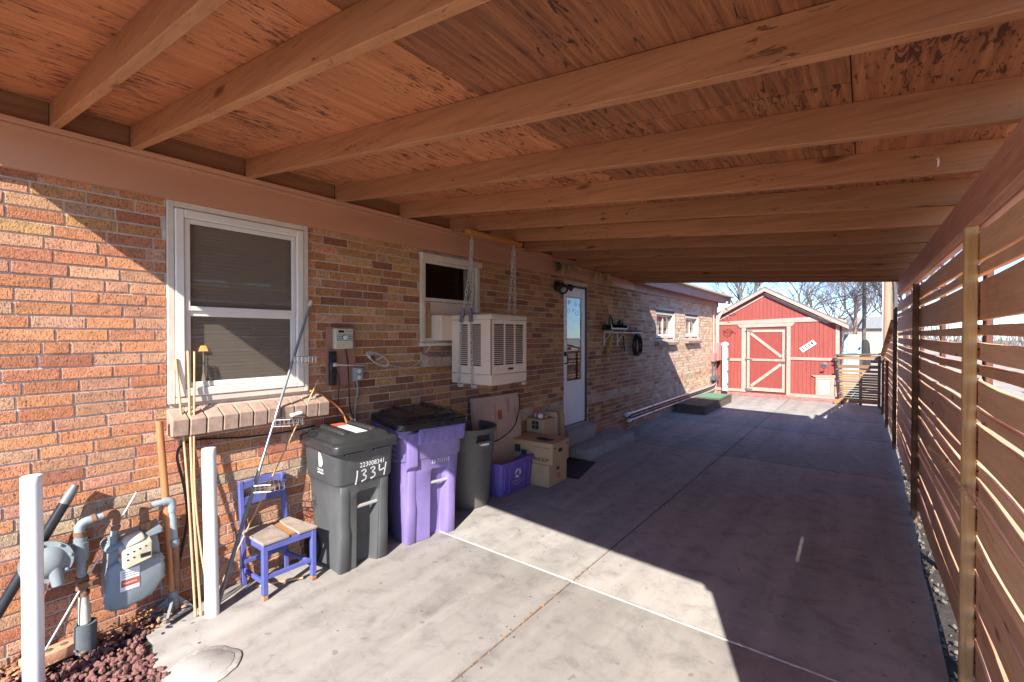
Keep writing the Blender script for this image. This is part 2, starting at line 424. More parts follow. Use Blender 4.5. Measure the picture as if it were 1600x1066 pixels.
LOC = {}
class MB:
    """collects shapes given in world coordinates (or in the frame of matrix m) into ONE mesh object"""
    def __init__(self, m=None):
        self.v, self.f, self.m, self.c = [], [], m, []
    def add(self, vs, fs, col=None):
        o = len(self.v)
        for p in vs:
            p = Vector(p)
            self.v.append(self.m @ p if self.m is not None else p)
            self.c.append(col)
        self.f += [tuple(i + o for i in q) for q in fs]
        return self
    def box(self, a, b, col=None):
        x0, y0, z0 = a
        x1, y1, z1 = b
        vs = [(x0, y0, z0), (x1, y0, z0), (x1, y1, z0), (x0, y1, z0), (x0, y0, z1), (x1, y0, z1), (x1, y1, z1), (x0, y1, z1)]
        return self.hexa(vs, col)
    def hexa(self, vs, col=None):
        return self.add(vs, [(0, 3, 2, 1), (4, 5, 6, 7), (0, 1, 5, 4), (1, 2, 6, 5), (2, 3, 7, 6), (3, 0, 4, 7)], col)
    def bar(self, p0, p1, w, h, up=(0, 0, 1)):
        """square-section stick from p0 to p1, w wide, h high"""
        p0, p1, up = Vector(p0), Vector(p1), Vector(up)
        t = (p1 - p0).normalized()
        s = t.cross(up).normalized() * (w / 2)
        u = s.cross(t).normalized() * (h / 2)
        vs = [p0 - s - u, p0 + s - u, p0 + s + u, p0 - s + u, p1 - s - u, p1 + s - u, p1 + s + u, p1 - s + u]
        return self.add(vs, [(3, 2, 1, 0), (4, 5, 6, 7), (0, 1, 5, 4), (1, 2, 6, 5), (2, 3, 7, 6), (3, 0, 4, 7)])
    def tube(self, pts, r, n=8, closed=False):
        pts = [Vector(p) for p in pts]
        k = len(pts)
        rs = r if isinstance(r, (list, tuple)) else [r] * k
        vs, fs = [], []
        prev = None
        for i, p in enumerate(pts):
            if closed:
                t = (pts[(i + 1) % k] - pts[i - 1]).normalized()
            else:
                t = (pts[min(i + 1, k - 1)] - pts[max(i - 1, 0)]).normalized()
            if prev is None:
                a = Vector((0, 0, 1)) if abs(t.z) < 0.9 else Vector((1, 0, 0))
                u = t.cross(a).normalized()
            else:
                u = (prev - t * prev.dot(t))
                u = u.normalized() if u.length > 1e-6 else t.orthogonal().normalized()
            prev = u
            w = t.cross(u)
            for j in range(n):
                a = 2 * PI * j / n
                vs.append(p + (u * math.cos(a) + w * math.sin(a)) * rs[i])
        for i in range(k if closed else k - 1):
            i2 = (i + 1) % k
            for j in range(n):
                j2 = (j + 1) % n
                fs.append((i * n + j, i * n + j2, i2 * n + j2, i2 * n + j))
        if not closed:
            fs.append(tuple(range(n - 1, -1, -1)))
            fs.append(tuple(range((k - 1) * n, k * n)))
        return self.add(vs, fs)
    def cyl(self, p0, p1, r0, r1=None, n=16):
        return self.tube([p0, p1], [r0, r0 if r1 is None else r1], n)
    def loft(self, rings, cap0=True, cap1=True):
        n = len(rings[0])
        vs = [p for r in rings for p in r]
        fs = []
        for i in range(len(rings) - 1):
            for j in range(n):
                j2 = (j + 1) % n
                fs.append((i * n + j, i * n + j2, (i + 1) * n + j2, (i + 1) * n + j))
        if cap0:
            fs.append(tuple(range(n - 1, -1, -1)))
        if cap1:
            fs.append(tuple(range((len(rings) - 1) * n, len(rings) * n)))
        return self.add(vs, fs)
    def lathe(self, prof, c=(0, 0, 0), ax=(0, 0, 1), n=24, cap0=True, cap1=True):
        ax = Vector(ax).normalized()
        u = ax.orthogonal().normalized()
        w = ax.cross(u)
        c = Vector(c)
        rings = [[c + ax * h + (u * math.cos(2 * PI * j / n) + w * math.sin(2 * PI * j / n)) * r for j in range(n)] for r, h in prof]
        return self.loft(rings, cap0, cap1)
    def prism(self, poly, axis, a, b):
        """poly of 2-D points extruded along axis from a to b; x: (y,z)  y: (x,z)  z: (x,y)"""
        def p3(p, t):
            return {'x': (t, p[0], p[1]), 'y': (p[0], t, p[1]), 'z': (p[0], p[1], t)}[axis]
        n = len(poly)
        area = sum(poly[i][0] * poly[(i + 1) % n][1] - poly[(i + 1) % n][0] * poly[i][1] for i in range(n))
        pl = list(poly) if area > 0 else list(reversed(poly))
        if axis == 'y':
            pl = list(reversed(pl))
        return self.loft([[p3(p, min(a, b)) for p in pl], [p3(p, max(a, b)) for p in pl]])
    def ball(self, c, r, n=10, squash=(1, 1, 1)):
        rings = []
        for i in range(1, n):
            th = PI * i / n
            rings.append([Vector(c) + Vector((math.sin(th) * math.cos(2 * PI * j / (2 * n)) * r * squash[0], math.sin(th) * math.sin(2 * PI * j / (2 * n)) * r * squash[1], -math.cos(th) * r * squash[2])) for j in range(2 * n)])
        return self.loft(rings)
    def mesh(self, name, origin=(0, 0, 0), bevel=0, smooth=None, seg=1):
        o = Vector(origin)
        me = bpy.data.meshes.new(name)
        me.from_pydata([tuple(p - o) for p in self.v], [], self.f)
        if any(c is not None for c in self.c):
            at = me.attributes.new("bcol", 'FLOAT_COLOR', 'POINT')
            for i, c in enumerate(self.c):
                at.data[i].color = (*c, 1) if c else (0.3, 0.3, 0.3, 1)
        if bevel:
            bm = bmesh.new()
            bm.from_mesh(me)
            bm.normal_update()
            ed = [e for e in bm.edges if len(e.link_faces) == 2 and e.calc_face_angle(0) > R(30)]
            bmesh.ops.bevel(bm, geom=ed, offset=bevel, segments=seg, affect='EDGES', profile=0.6, clamp_overlap=True)
            bm.to_mesh(me)
            bm.free()
        if smooth:
            smooth_by_angle(me, smooth)
        me.update()
        return me
    def build(self, name, m, parent=None, bevel=0, smooth=None, kind=None, origin=None, seg=1, label=None):
        org = LOC[parent.name] if parent is not None else Vector(origin or (0, 0, 0))
        me = self.mesh(name, org, bevel, smooth, seg)
        mats = m if isinstance(m, (list, tuple)) else [m]
        for q in mats:
            me.materials.append(X[q] if isinstance(q, str) else q)
        o = bpy.data.objects.new(name, me)
        COL.objects.link(o)
        if parent is not None:
            o.parent = parent
        else:
            o.location = org
        LOC[o.name] = org
        if kind:
            o["kind"] = kind
        if label:
            o["label"] = label
        return o

def thing(name, loc, label, cat, group=None):
    o = bpy.data.objects.new(name, None)
    o.empty_display_size = 0.1
    o.location = loc
    COL.objects.link(o)
    LOC[o.name] = Vector(loc)
    return tag(o, label, cat, group)

def tag(o, label, cat, group=None, kind=None):
    o["label"] = label
    o["category"] = cat
    if group:
        o["group"] = group
    if kind:
        o["kind"] = kind
    return o

def struct(o):
    o["kind"] = "structure"
    return o

def frame(loc, rz=0.0):
    return Matrix.Translation(loc) @ Matrix.Rotation(rz, 4, 'Z')

_tc = {}
def text_geo(s):
    if s not in _tc:
        cu = bpy.data.curves.new("lettering", 'FONT')
        cu.body = s
        cu.size = 1.0
        cu.resolution_u = 2
        ob = bpy.data.objects.new("lettering", cu)
        me = bpy.data.meshes.new_from_object(ob)
        _tc[s] = ([v.co.copy() for v in me.vertices], [tuple(p.vertices) for p in me.polygons])
        bpy.data.objects.remove(ob)
        bpy.data.meshes.remove(me)
        bpy.data.curves.remove(cu)
    return _tc[s]

def add_text(mb, s, o, ux, uy, h, w=None, shear=0.0):
    """letters from o (lower left), running along ux with height h along uy; w fixes the total length"""
    vs, fs = text_geo(s)
    x1 = max(p.x for p in vs)
    x0 = min(p.x for p in vs)
    kx = h / 0.72 if w is None else w / (x1 - x0)
    ky = h / 0.72
    ux, uy, o = Vector(ux).normalized(), Vector(uy).normalized(), Vector(o)
    mb.add([o + ux * ((p.x - x0) * kx + shear * p.y * ky) + uy * (p.y * ky) for p in vs], fs)
    return mb

def catenary(a, b, sag, n=10):
    a, b = Vector(a), Vector(b)
    return [a.lerp(b, i / n) - Vector((0, 0, sag * 4 * (i / n) * (1 - i / n))) for i in range(n + 1)]

def curve_pts(pts, n=6):
    """Catmull-Rom through pts"""
    p = [Vector(q) for q in pts]
    p = [p[0] * 2 - p[1]] + p + [p[-1] * 2 - p[-2]]
    out = []
    for i in range(1, len(p) - 2):
        for k in range(n):
            t = k / n
            a, b, c, d_ = p[i - 1], p[i], p[i + 1], p[i + 2]
            out.append(0.5 * ((2 * b) + (c - a) * t + (2 * a - 5 * b + 4 * c - d_) * t * t + (3 * b - a - 3 * c + d_) * t ** 3))
    out.append(p[-2])
    return out

# ================================================================== THE SETTING
WX = -3.40          # face of the brick wall
# ground far and wide
g = MB()
g.box((-120, -60, -0.6), (120, 260, -0.10))
ground = struct(g.build("ground", 'yard', origin=(0, 0, -0.1)))
tag(ground, "bare pale yard ground running beyond the fence and behind the shed", "ground")

# driveway: separate slabs with recessed joints
drive = bpy.data.objects.new("driveway", None)
drive.location = (-1.5, 5, 0)
COL.objects.link(drive)
LOC[drive.name] = Vector(drive.location)
struct(drive)
tag(drive, "stained grey concrete driveway slabs running from the house front to the red shed", "driveway")
xj, J = -1.592, 0.006
ex = lambda y: 0.305 + 0.010 * y if y < 9 else 0.395
def slab(poly, z0=-0.12, z1=0.0):
    m = MB()
    m.prism(poly, 'z', z0, z1)
    return m.build("slab", 'concrete', drive, bevel=0.006, smooth=40, seg=2)
ys = [-14, -9.5, -5.2, -1.5, 2.733, 6.96, 9.4, 11.3, 14.12]
rr = random.Random(3)
for i in range(len(ys) - 1):
    a, b = ys[i] + J, ys[i + 1] - J
    # right column with a slightly ragged outer edge
    n = max(3, int((b - a) / 0.35))
    edge = [(ex(a + (b - a) * k / n) + rr.uniform(-.008, .008), a + (b - a) * k / n) for k in range(n + 1)]
    slab([(xj + J, a)] + edge + [(xj + J, b)])
    if b < -1:
        slab([(-2.55, a), (xj - J, a), (xj - J, b), (-2.55, b)])
    elif a < 2:
        slab([(-2.52, a), (xj - J, a), (xj - J, b), (WX + .012, b), (WX + .012, 0.99), (-3.33, 0.93), (-3.27, 0.80), (-3.235, 0.752), (-3.12, 0.762), (-3.04, 0.742),
              (-2.99, 0.735), (-2.93, 0.70), (-2.86, 0.715), (-2.76, 0.70), (-2.68, 0.68), (-2.60, 0.55), (-2.54, 0.3), (-2.51, -0.3)])
    else:
        slab([(WX + .012, a), (xj - J, a), (xj - J, b), (WX + .012, b)])
m = MB()
for y in ys[1:-1]:
    if y != 2.733:
        m.box((WX + .02, y - J * 1.2, -0.1), (xj - J, y + J * 1.2, -0.009))
        m.box((xj + J, y - J * 1.2, -0.1), (ex(y), y + J * 1.2, -0.009))
m.box((xj - J * 1.2, -14, -0.1), (xj + J * 1.2, 14.1, -0.008))
m.build("joint_filler", 'jointdirt', drive)
# the first cross joint is filled with pale caulk that stands a little proud
m = MB()
pts = [(x, 2.733 + rr.uniform(-.002, .002), -0.004) for x in [WX + .03 + k * .09 for k in range(42)] if x < 0.33]
m.tube(pts, [rr.uniform(.0085, .012) for _ in pts], 6)
m.build("joint_caulk", 'caulk', drive, smooth=60)
# debris caught in the long joint
m = MB()
for k in range(46):
    y = rr.choice([1.75, 2.05, 2.35, 2.5, 2.9, 1.3]) + rr.gauss(0, .10)
    m.ball((xj + rr.uniform(-.012, .012), y, 0.001), rr.uniform(.003, .008), 3, (1, 1.4, .5))
m.build("joint_debris", 'leafdry', drive, kind="stuff")
# grit, crumbs and scraps of leaf lying on the slabs
m = MB()
for k in range(420):
    q = rr.random()
    if q < .35:
        x, y = xj + rr.gauss(0, .05), rr.uniform(.6, 9)
    elif q < .7:
        x, y = ex(3) - abs(rr.gauss(0, .12)), rr.uniform(1.5, 12)
    else:
        x, y = rr.uniform(-3.3, .2), rr.uniform(.8, 9)
    m.ball((x, y, .002), rr.uniform(.0015, .006), 3, (rr.uniform(.6, 1.6), rr.uniform(.6, 1.6), .45))
m.build("grit", 'jointdirt', drive, kind="stuff")
# round concrete patch round a buried cap
m = MB()
cc = Vector((-2.66, 0.86, 0))
ring = [(cc.x + (0.17 + rr.uniform(-.012, .012)) * math.cos(2 * PI * k / 26), cc.y + (0.16 + rr.uniform(-.012, .012)) * math.sin(2 * PI * k / 26)) for k in range(26)]
m.prism(ring, 'z', 0.001, 0.010)
rim = m.build("patch_rim", 'caulk', drive, bevel=0.004, smooth=50)
m = MB()
m.prism([(cc.x + (p[0] - cc.x) * .80, cc.y + (p[1] - cc.y) * .80) for p in ring], 'z', 0.006, 0.0135)
m.build("patch_disc", 'step', drive, bevel=0.002, smooth=50)
m = MB()
for k in range(5):
    y = 13.2 + rr.uniform(-1.5, .5)
# soil under the gravel and the strip beside the fence
m = MB()
m.box((WX, -14, -0.3), (-2.50, 0.98, -0.02))
struct(m.build("soil_bed", 'soil', origin=(-3, 0, 0)))
m = MB()
m.box((0.24, -14, -0.3), (0.62, 14.1, -0.055))
struct(m.build("soil_strip", 'soil', origin=(.45, 5, 0)))

# lava rock and leaf litter
def rock(m, c, r, rn):
    t = (1 + 5 ** .5) / 2
    vs = [(-1, t, 0), (1, t, 0), (-1, -t, 0), (1, -t, 0), (0, -1, t), (0, 1, t), (0, -1, -t), (0, 1, -t), (t, 0, -1), (t, 0, 1), (-t, 0, -1), (-t, 0, 1)]
    fs = [(0, 11, 5), (0, 5, 1), (0, 1, 7), (0, 7, 10), (0, 10, 11), (1, 5, 9), (5, 11, 4), (11, 10, 2), (10, 7, 6), (7, 1, 8), (3, 9, 4), (3, 4, 2), (3, 2, 6), (3, 6, 8), (3, 8, 9), (4, 9, 5), (2, 4, 11), (6, 2, 10), (8, 6, 7), (9, 8, 1)]
    rot = Euler((rn.uniform(0, 6), rn.uniform(0, 6), rn.uniform(0, 6))).to_matrix()
    s = Vector((rn.uniform(.7, 1.3), rn.uniform(.7, 1.2), rn.uniform(.5, .9)))
    m.add([Vector(c) + rot @ Vector((v[0] * s.x, v[1] * s.y, v[2] * s.z)) * (r / 1.9 * rn.uniform(.75, 1.25)) for v in vs], fs)
def in_bed(x, y):
    lim = 0.72 if x > -3.2 else 0.74 + (-3.2 - x) * 1.1
    return y < lim and x < (-2.56 if y < .3 else -2.56 - (y - .3) * .35)
rn = random.Random(11)
for nm, mt, cnt, lo, hi in (("lava_gravel", 'rock', 2600, .010, .021), ("grey_gravel", 'pebble', 110, .008, .016)):
    m = MB()
    k = 0
    while k < cnt:
        x, y = rn.uniform(-3.36, -2.5), rn.uniform(-1.0, 1.0)
        if in_bed(x, y):
            rock(m, (x, y, rn.uniform(-.015, .012) + max(0, (-3.1 - x)) * .06), rn.uniform(lo, hi), rn)
            k += 1
    tag(m.build(nm, mt, origin=(-3, 0.3, 0)), "reddish brown lava gravel filling the bed below the gas meter" if nm[0] == 'l' else "few pale grey stones mixed into the lava gravel", "gravel", kind="stuff")
m = MB()
for k in range(520):
    x, y = -3.37 + abs(rn.gauss(0, .09)), rn.uniform(-.6, .98)
    a = rn.uniform(0, 6.28)
    l = rn.uniform(.008, .022)
    z = .03 + rn.uniform(0, .03) + max(0, (-3.1 - x)) * .06
    u = Vector((math.cos(a), math.sin(a), rn.uniform(-.5, .5))) * l
    w = Vector((-math.sin(a), math.cos(a), rn.uniform(-.6, .6))) * l * rn.uniform(.35, .6)
    c = Vector((x, y, z))
    m.add([c - u, c + w, c + u, c - w, c + Vector((0, 0, .004))], [(0, 1, 4), (1, 2, 4), (2, 3, 4), (3, 0, 4)])
tag(m.build("leaf_litter", 'leafdry', origin=(-3.3, .3, 0)), "dry brown leaf scraps piled along the wall base", "leaves", kind="stuff")
# pebbles and weeds in the strip along the fence
m = MB()
for k in range(420):
    y = rn.uniform(1.5, 12.5)
    rock(m, (ex(y) + abs(rn.gauss(0.03, .045)), y, -.05 + rn.uniform(0, .02)), rn.uniform(.006, .018), rn)
tag(m.build("strip_pebbles", 'pebble', origin=(.45, 5, -.05)), "pale pebbles scattered in the dirt strip along the fence", "pebbles", kind="stuff")
m = MB()
for k in range(900):
    c = rn.choice([13.6, 12.9, 12.3, 11.4, 10.6, 10.0])
    y = c + rn.gauss(0, .22)
    x = 0.37 + abs(rn.gauss(0, .06)) - max(0, (y - 12)) * .05
    h = rn.uniform(.04, .17)
    a = rn.uniform(0, 6.28)
    b0 = Vector((x, y, -.05))
    tip = b0 + Vector((math.cos(a) * h * .5, math.sin(a) * h * .5, h))
    s = Vector((-math.sin(a), math.cos(a), 0)) * .005
    m.add([b0 - s, b0 + s, tip], [(0, 1, 2)])
tag(m.build("fence_weeds", 'grass', origin=(.4, 11, 0)), "green weeds growing along the foot of the low fence", "grass", kind="stuff")

# ================================================================== THE HOUSE
house = thing("brick_house", (-3.4, 5, 0), "long single storey house of red and tan textured brick on the left", "house")
OPEN = [(.913, 1.815, 1.272, 2.545), (2.93, 3.79, 1.625, 2.51), (5.60, 6.31, .34, 2.45), (9.23, 10.39, 1.63, 2.25), (11.18, 12.25, 1.65, 2.23)]
HY0, HY1, HZ = -6.0, 14.12, 2.92
m = MB()
cuts = sorted([HY0, HY1] + [o[0] for o in OPEN] + [o[1] for o in OPEN])
MX = WX - .007
for a, b in zip(cuts, cuts[1:]):
    op = [o for o in OPEN if o[0] <= a and b <= o[1]]
    if op:
        m.box((WX - .24, a, -.2), (MX, b, op[0][2]))
        m.box((WX - .24, a, op[0][3]), (MX, b, HZ))
    else:
        m.box((WX - .24, a, -.2), (MX, b, HZ))
wall = m.build("brick_wall", 'mortar', house)

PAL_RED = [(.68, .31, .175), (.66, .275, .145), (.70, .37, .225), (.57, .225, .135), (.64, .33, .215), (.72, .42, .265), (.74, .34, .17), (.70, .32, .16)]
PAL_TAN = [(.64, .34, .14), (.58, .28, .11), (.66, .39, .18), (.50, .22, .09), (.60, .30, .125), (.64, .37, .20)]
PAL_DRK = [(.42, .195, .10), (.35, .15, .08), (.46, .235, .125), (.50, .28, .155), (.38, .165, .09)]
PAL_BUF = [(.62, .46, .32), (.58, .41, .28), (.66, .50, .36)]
PAL_FAR = [(.76, .58, .41), (.72, .50, .34), (.80, .65, .48), (.66, .42, .28), (.78, .60, .44)]  # far buff bricks, made paler because sun falls on them
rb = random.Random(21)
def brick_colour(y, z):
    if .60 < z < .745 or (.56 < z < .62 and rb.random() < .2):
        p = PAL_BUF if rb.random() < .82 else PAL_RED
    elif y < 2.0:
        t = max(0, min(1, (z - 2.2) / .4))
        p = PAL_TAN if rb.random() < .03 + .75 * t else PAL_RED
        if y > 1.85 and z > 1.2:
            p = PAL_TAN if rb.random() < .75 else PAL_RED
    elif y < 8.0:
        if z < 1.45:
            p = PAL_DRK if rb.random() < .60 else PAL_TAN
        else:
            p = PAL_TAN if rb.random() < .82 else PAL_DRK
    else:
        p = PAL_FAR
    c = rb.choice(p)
    if 7.2 < y < 10.6 and not .60 < z < .745:          # far wall fades from dark red to buff, brightened in colour for its sunlight
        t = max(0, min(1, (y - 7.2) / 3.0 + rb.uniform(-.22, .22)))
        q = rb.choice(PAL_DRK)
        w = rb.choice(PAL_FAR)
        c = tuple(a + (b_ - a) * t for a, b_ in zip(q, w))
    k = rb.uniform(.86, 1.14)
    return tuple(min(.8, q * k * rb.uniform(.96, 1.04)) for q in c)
bricks = []
PITCH, JT = .0690, .0095
row = 0
z = -.12
while z < 2.56:
    y = HY0 + (0 if row % 2 else .105) + rb.uniform(-.02, .02)
    while y < HY1:
        L = rb.choice([.205] * 14 + [.098, .098, .150])
        y0, y1 = max(HY0, y), min(HY1, y + L)
        y += L + JT
        segs = [(y0, y1)]
        for (a, b, c, d_) in OPEN:
            if z + PITCH - JT > c - .004 and z < d_ + .004 - (0 if d_ > 2.4 else 0):
                ns = []
                for s0, s1 in segs:
                    if s1 <= a or s0 >= b:
                        ns.append((s0, s1))
                    else:
                        if s0 < a - .02:
                            ns.append((s0, a - .002))
                        if s1 > b + .02:
                            ns.append((b + .002, s1))
                segs = ns
        for s0, s1 in segs:
            if s1 - s0 > .02:
                bricks.append((s0, s1, z, min(z + PITCH - JT, 2.56)))
    z += PITCH
    row += 1
def add_brick(m, q):
    y0, y1, z0, z1 = q
    c = brick_colour((y0 + y1) / 2, (z0 + z1) / 2)
    e = .0025
    xf = WX + rb.uniform(-.0015, .0025)
    jj = lambda: rb.uniform(-.0019, .0019)
    fr = [(xf + jj(), y0 + e + jj(), z0 + e), (xf + jj(), y1 - e, z0 + e + jj()), (xf + jj(), y1 - e + jj(), z1 - e), (xf + jj(), y0 + e, z1 - e + jj())]
    mid = [(xf - e, y0, z0), (xf - e, y1, z0), (xf - e, y1, z1), (xf - e, y0, z1)]
    bk = [(WX - .02, a[1], a[2]) for a in mid]
    fs = [(0, 1, 2, 3)]
    for k in range(4):
        k2 = (k + 1) % 4
        fs += [(4 + k, 4 + k2, k2, k), (8 + k, 8 + k2, 4 + k2, 4 + k)]
    m.add(fr + mid + bk, fs, c)
CI = cam.matrix_basis.inverted()
def big(q):
    c = CI @ Vector((WX, (q[0] + q[1]) / 2, (q[2] + q[3]) / 2))
    if c.z > -.1:
        return 0
    u, v = c.x / -c.z * 711, c.y / -c.z * 711
    if abs(u) > 830 or abs(v) > 560:
        return 0
    if q[0] > 1.0 and q[1] < 1.75 and q[2] > 1.05:
        return 0
    return (q[1] - q[0]) * (q[3] - q[2]) / (c.length ** 2) * abs(c.z and WX / c.length)
bricks.sort(key=big, reverse=True)
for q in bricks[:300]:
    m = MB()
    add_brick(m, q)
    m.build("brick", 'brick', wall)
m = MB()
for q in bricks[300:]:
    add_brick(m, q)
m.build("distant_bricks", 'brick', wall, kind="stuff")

# house shell behind the wall, so that windows look into dark rooms
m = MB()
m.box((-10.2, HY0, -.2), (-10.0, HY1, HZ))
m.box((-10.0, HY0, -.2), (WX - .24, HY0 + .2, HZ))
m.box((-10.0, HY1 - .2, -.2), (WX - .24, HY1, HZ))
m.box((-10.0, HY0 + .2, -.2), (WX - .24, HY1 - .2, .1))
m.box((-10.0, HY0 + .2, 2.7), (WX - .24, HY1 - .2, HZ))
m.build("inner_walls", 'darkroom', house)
# roof
m = MB()
m.prism([(-3.40, 2.925), (-3.40, 3.02), (-6.8, 3.75), (-10.5, 3.02), (-10.5, 2.925)], 'y', HY0, 8.05)
m.prism([(-3.08, 2.835), (-3.08, 2.865), (-6.8, 3.75), (-10.5, 3.02), (-10.5, 2.925), (-3.40, 2.925)], 'y', 8.055, 14.75)
m.build("roof", 'roofing', house)
# frieze board with its small moulding under the carport, then eave and soffit beyond
m = MB()
m.prism([(WX + .001, 2.538), (-3.362, 2.538), (-3.362, 2.735), (-3.347, 2.738), (-3.345, 2.752), (-3.352, 2.756), (-3.338, 2.762), (-3.334, 2.783), (-3.342, 2.788), (WX + .001, 2.788)], 'y', -3.0, 8.03)
m.build("frieze_board", 'frieze', house)
m = MB()
m.box((WX + .001, 8.035, 2.53), (-3.362, HY1 + .02, 2.665))
m.build("far_frieze_board", 'eave', house, bevel=.004)
m = MB()
m.prism([(WX, 2.668), (-3.20, 2.668), (-3.20, 2.682), (WX, 2.682)], 'y', 8.06, 14.7)
m.build("soffit", 'eave', house)
for a, b in ((8.06, 10.9), (10.906, 14.72)):
    m = MB()
    m.box((-3.198, a, 2.64), (-3.172, b, 2.832))
    m.build("fascia_board", 'eave', house, bevel=.004)
m = MB()
m.prism([(-3.17, 2.822), (-3.06, 2.822), (-3.055, 2.868), (-3.065, 2.868), (-3.085, 2.836), (-3.17, 2.836)], 'y', 8.06, 14.76)
m.build("drip_edge", 'offwhite', house)

# ---- windows
def brick_sill(y0, y1, zt, zb, n, out=.115, par=house):
    m = MB()
    m.box((WX - .10, y0 + .01, zb + .01), (WX + .01, y1 - .01, zt - .03))
    s = m.build("window_sill", 'mortar', par)
    w = (y1 - y0) / n
    for k in range(n):
        q = MB()
        a, b = y0 + k * w + .004, y0 + (k + 1) * w - .004
        dz, dx = rb.uniform(-.003, .003), rb.uniform(-.003, .003)
        q.prism([(WX - .07, zt), (WX + out + dx, zt - (zt - zb) * .46 + dz), (WX + out - .012 + dx, zb + dz), (WX - .07, zb)], 'y', a, b)
        q.build("brick", 'sillbrick', s, bevel=.004)
    return s

def window(y0, y1, z0, z1, par=house, fw=.05, rec=0.0):
    """outer frame standing in the opening"""
    xo = WX - .03 - rec
    m = MB()
    for a in ((y0, z0, y0 + fw, z1), (y1 - fw, z0, y1, z1), (y0 + fw, z1 - fw, y1 - fw, z1), (y0 + fw, z0, y1 - fw, z0 + fw)):
        m.box((xo - .07, a[0], a[1]), (xo + .045, a[2], a[3]))
    return m.build("window", 'offwhite', par, bevel=.004)

def sash(par, y0, y1, z0, z1, x, w=.034, mt='white', t=.02):
    m = MB()
    for a in ((y0, z0, y0 + w, z1), (y1 - w, z0, y1, z1), (y0 + w, z1 - w, y1 - w, z1), (y0 + w, z0, y1 - w, z0 + w)):
        m.box((x - t, a[0], a[1]), (x, a[2], a[3]))
    m.build("sash", mt, par, bevel=.003)
    m = MB()
    m.box((x - t * .45, y0 + w - .002, z0 + w - .002), (x - t * .45 + .003, y1 - w + .002, z1 - w + .002))
    m.build("pane", 'glass', par)

# big double-hung window
w1 = window(.915, 1.813, 1.275, 2.54, fw=.038)
m = MB()        # inner white frame
for a in ((.955, 1.315, 1.005, 2.498), (1.72, 1.315, 1.772, 2.498), (1.005, 2.445, 1.72, 2.498), (1.005, 1.315, 1.72, 1.368)):
    m.box((WX - .09, a[0], a[1]), (WX + .022, a[2], a[3]))
m.build("frame", 'white', w1, bevel=.006)
sash(w1, 1.008, 1.717, 1.86, 2.443, WX + .010, .030)
sash(w1, 1.008, 1.717, 1.370, 1.860, WX - .002, .034)
m = MB()        # shade made of fine horizontal slats behind the glass
k = 0
XB = WX - .030
zz = 1.36
while zz < 2.46:
    m.add([(XB - .003, 1.0, zz), (XB - .003, 1.725, zz), (XB, 1.725, zz + .0235), (XB, 1.0, zz + .0235)], [(0, 1, 2, 3)])
    m.add([(XB, 1.0, zz + .0235), (XB, 1.725, zz + .0235), (XB - .003, 1.725, zz + .0245), (XB - .003, 1.0, zz + .0245)], [(0, 1, 2, 3)])
    zz += .0245
m.build("blind", 'blind', w1, kind="stuff")
brick_sill(.905, 1.93, 1.275, 1.085, 11)

# small lit table lamp seen through the lower glass
lamp = thing("table_lamp", (WX - .019, 1.115, 1.40), "small lamp with a glowing orange shade behind the lower glass of the big window", "lamp")
m = MB()
m.lathe([(.030, 0), (.016, .034), (.014, .036)], (WX - .019 + .0, 1.115, 1.60), (0, 0, 1), 16)
m.m = None
for p in m.v:
    p.x = WX - .019 + (p.x - (WX - .019)) * .12
m.build("lamp_shade", 'ledlamp', lamp, smooth=40)
m = MB()
m.lathe([(.010, 0), (.012, .02), (.004, .06), (.003, .2)], (WX - .019, 1.115, 1.40), (0, 0, 1), 12)
for p in m.v:
    p.x = WX - .019 + (p.x - (WX - .019)) * .12
m.build("lamp_base", 'ceramic', lamp, smooth=40)

# cooler window
w2 = window(2.935, 3.788, 1.63, 2.507, fw=.05)
m = MB()
m.box((WX - .03, 2.925, 2.445), (WX + .045, 3.80, 2.508))
m.build("head_trim", 'offwhite', w2, bevel=.008)
sash(w2, 2.987, 3.73, 2.045, 2.452, WX - .012, .034, 'offwhite')
m = MB()
m.box((WX - .05, 2.985, 1.682), (WX - .02, 3.735, 2.04))
m.build("filler_panel", 'cooler', w2, bevel=.003)
m = MB()
m.box((WX - .02, 3.03, 1.66), (WX + .012, 3.058, 2.03))
m.build("stop_strip", 'rawwood', w2, bevel=.002)
m = MB()
m.box((WX - .04, 2.915, 1.60), (WX + .06, 3.80, 1.632))
m.build("sill_board", 'offwhite', w2, bevel=.004)
brick_sill(2.93, 3.80, 1.575, 1.40, 10, .12)

# two small sliding windows at the far end
for (a, b, c, d_) in OPEN[3:]:
    w = window(a + .02, b - .02, c + .02, d_ - .05, fw=.05, rec=.03)
    m = MB()
    m.box((WX - .12, a, d_ - .05), (WX - .015, b, d_))
    m.build("lintel", 'jamb', w)
    mid = (a + b) / 2
    sash(w, a + .07, mid + .02, c + .07, d_ - .10, WX - .06, .035, 'white')
    sash(w, mid - .02, b - .07, c + .07, d_ - .10, WX - .085, .035, 'white')
    m = MB()
    for k in range(9):
        y = a + .10 + k * .05
        m.add([(WX - .16, y, c + .07), (WX - .14, y + .05, c + .07), (WX - .14, y + .05, d_ - .1), (WX - .16, y, d_ - .1)], [(0, 1, 2, 3)])
    m.build("curtain", 'offwhite', w)
    brick_sill(a - .05, b + .03, c - .01, c - .13, 9, .10)

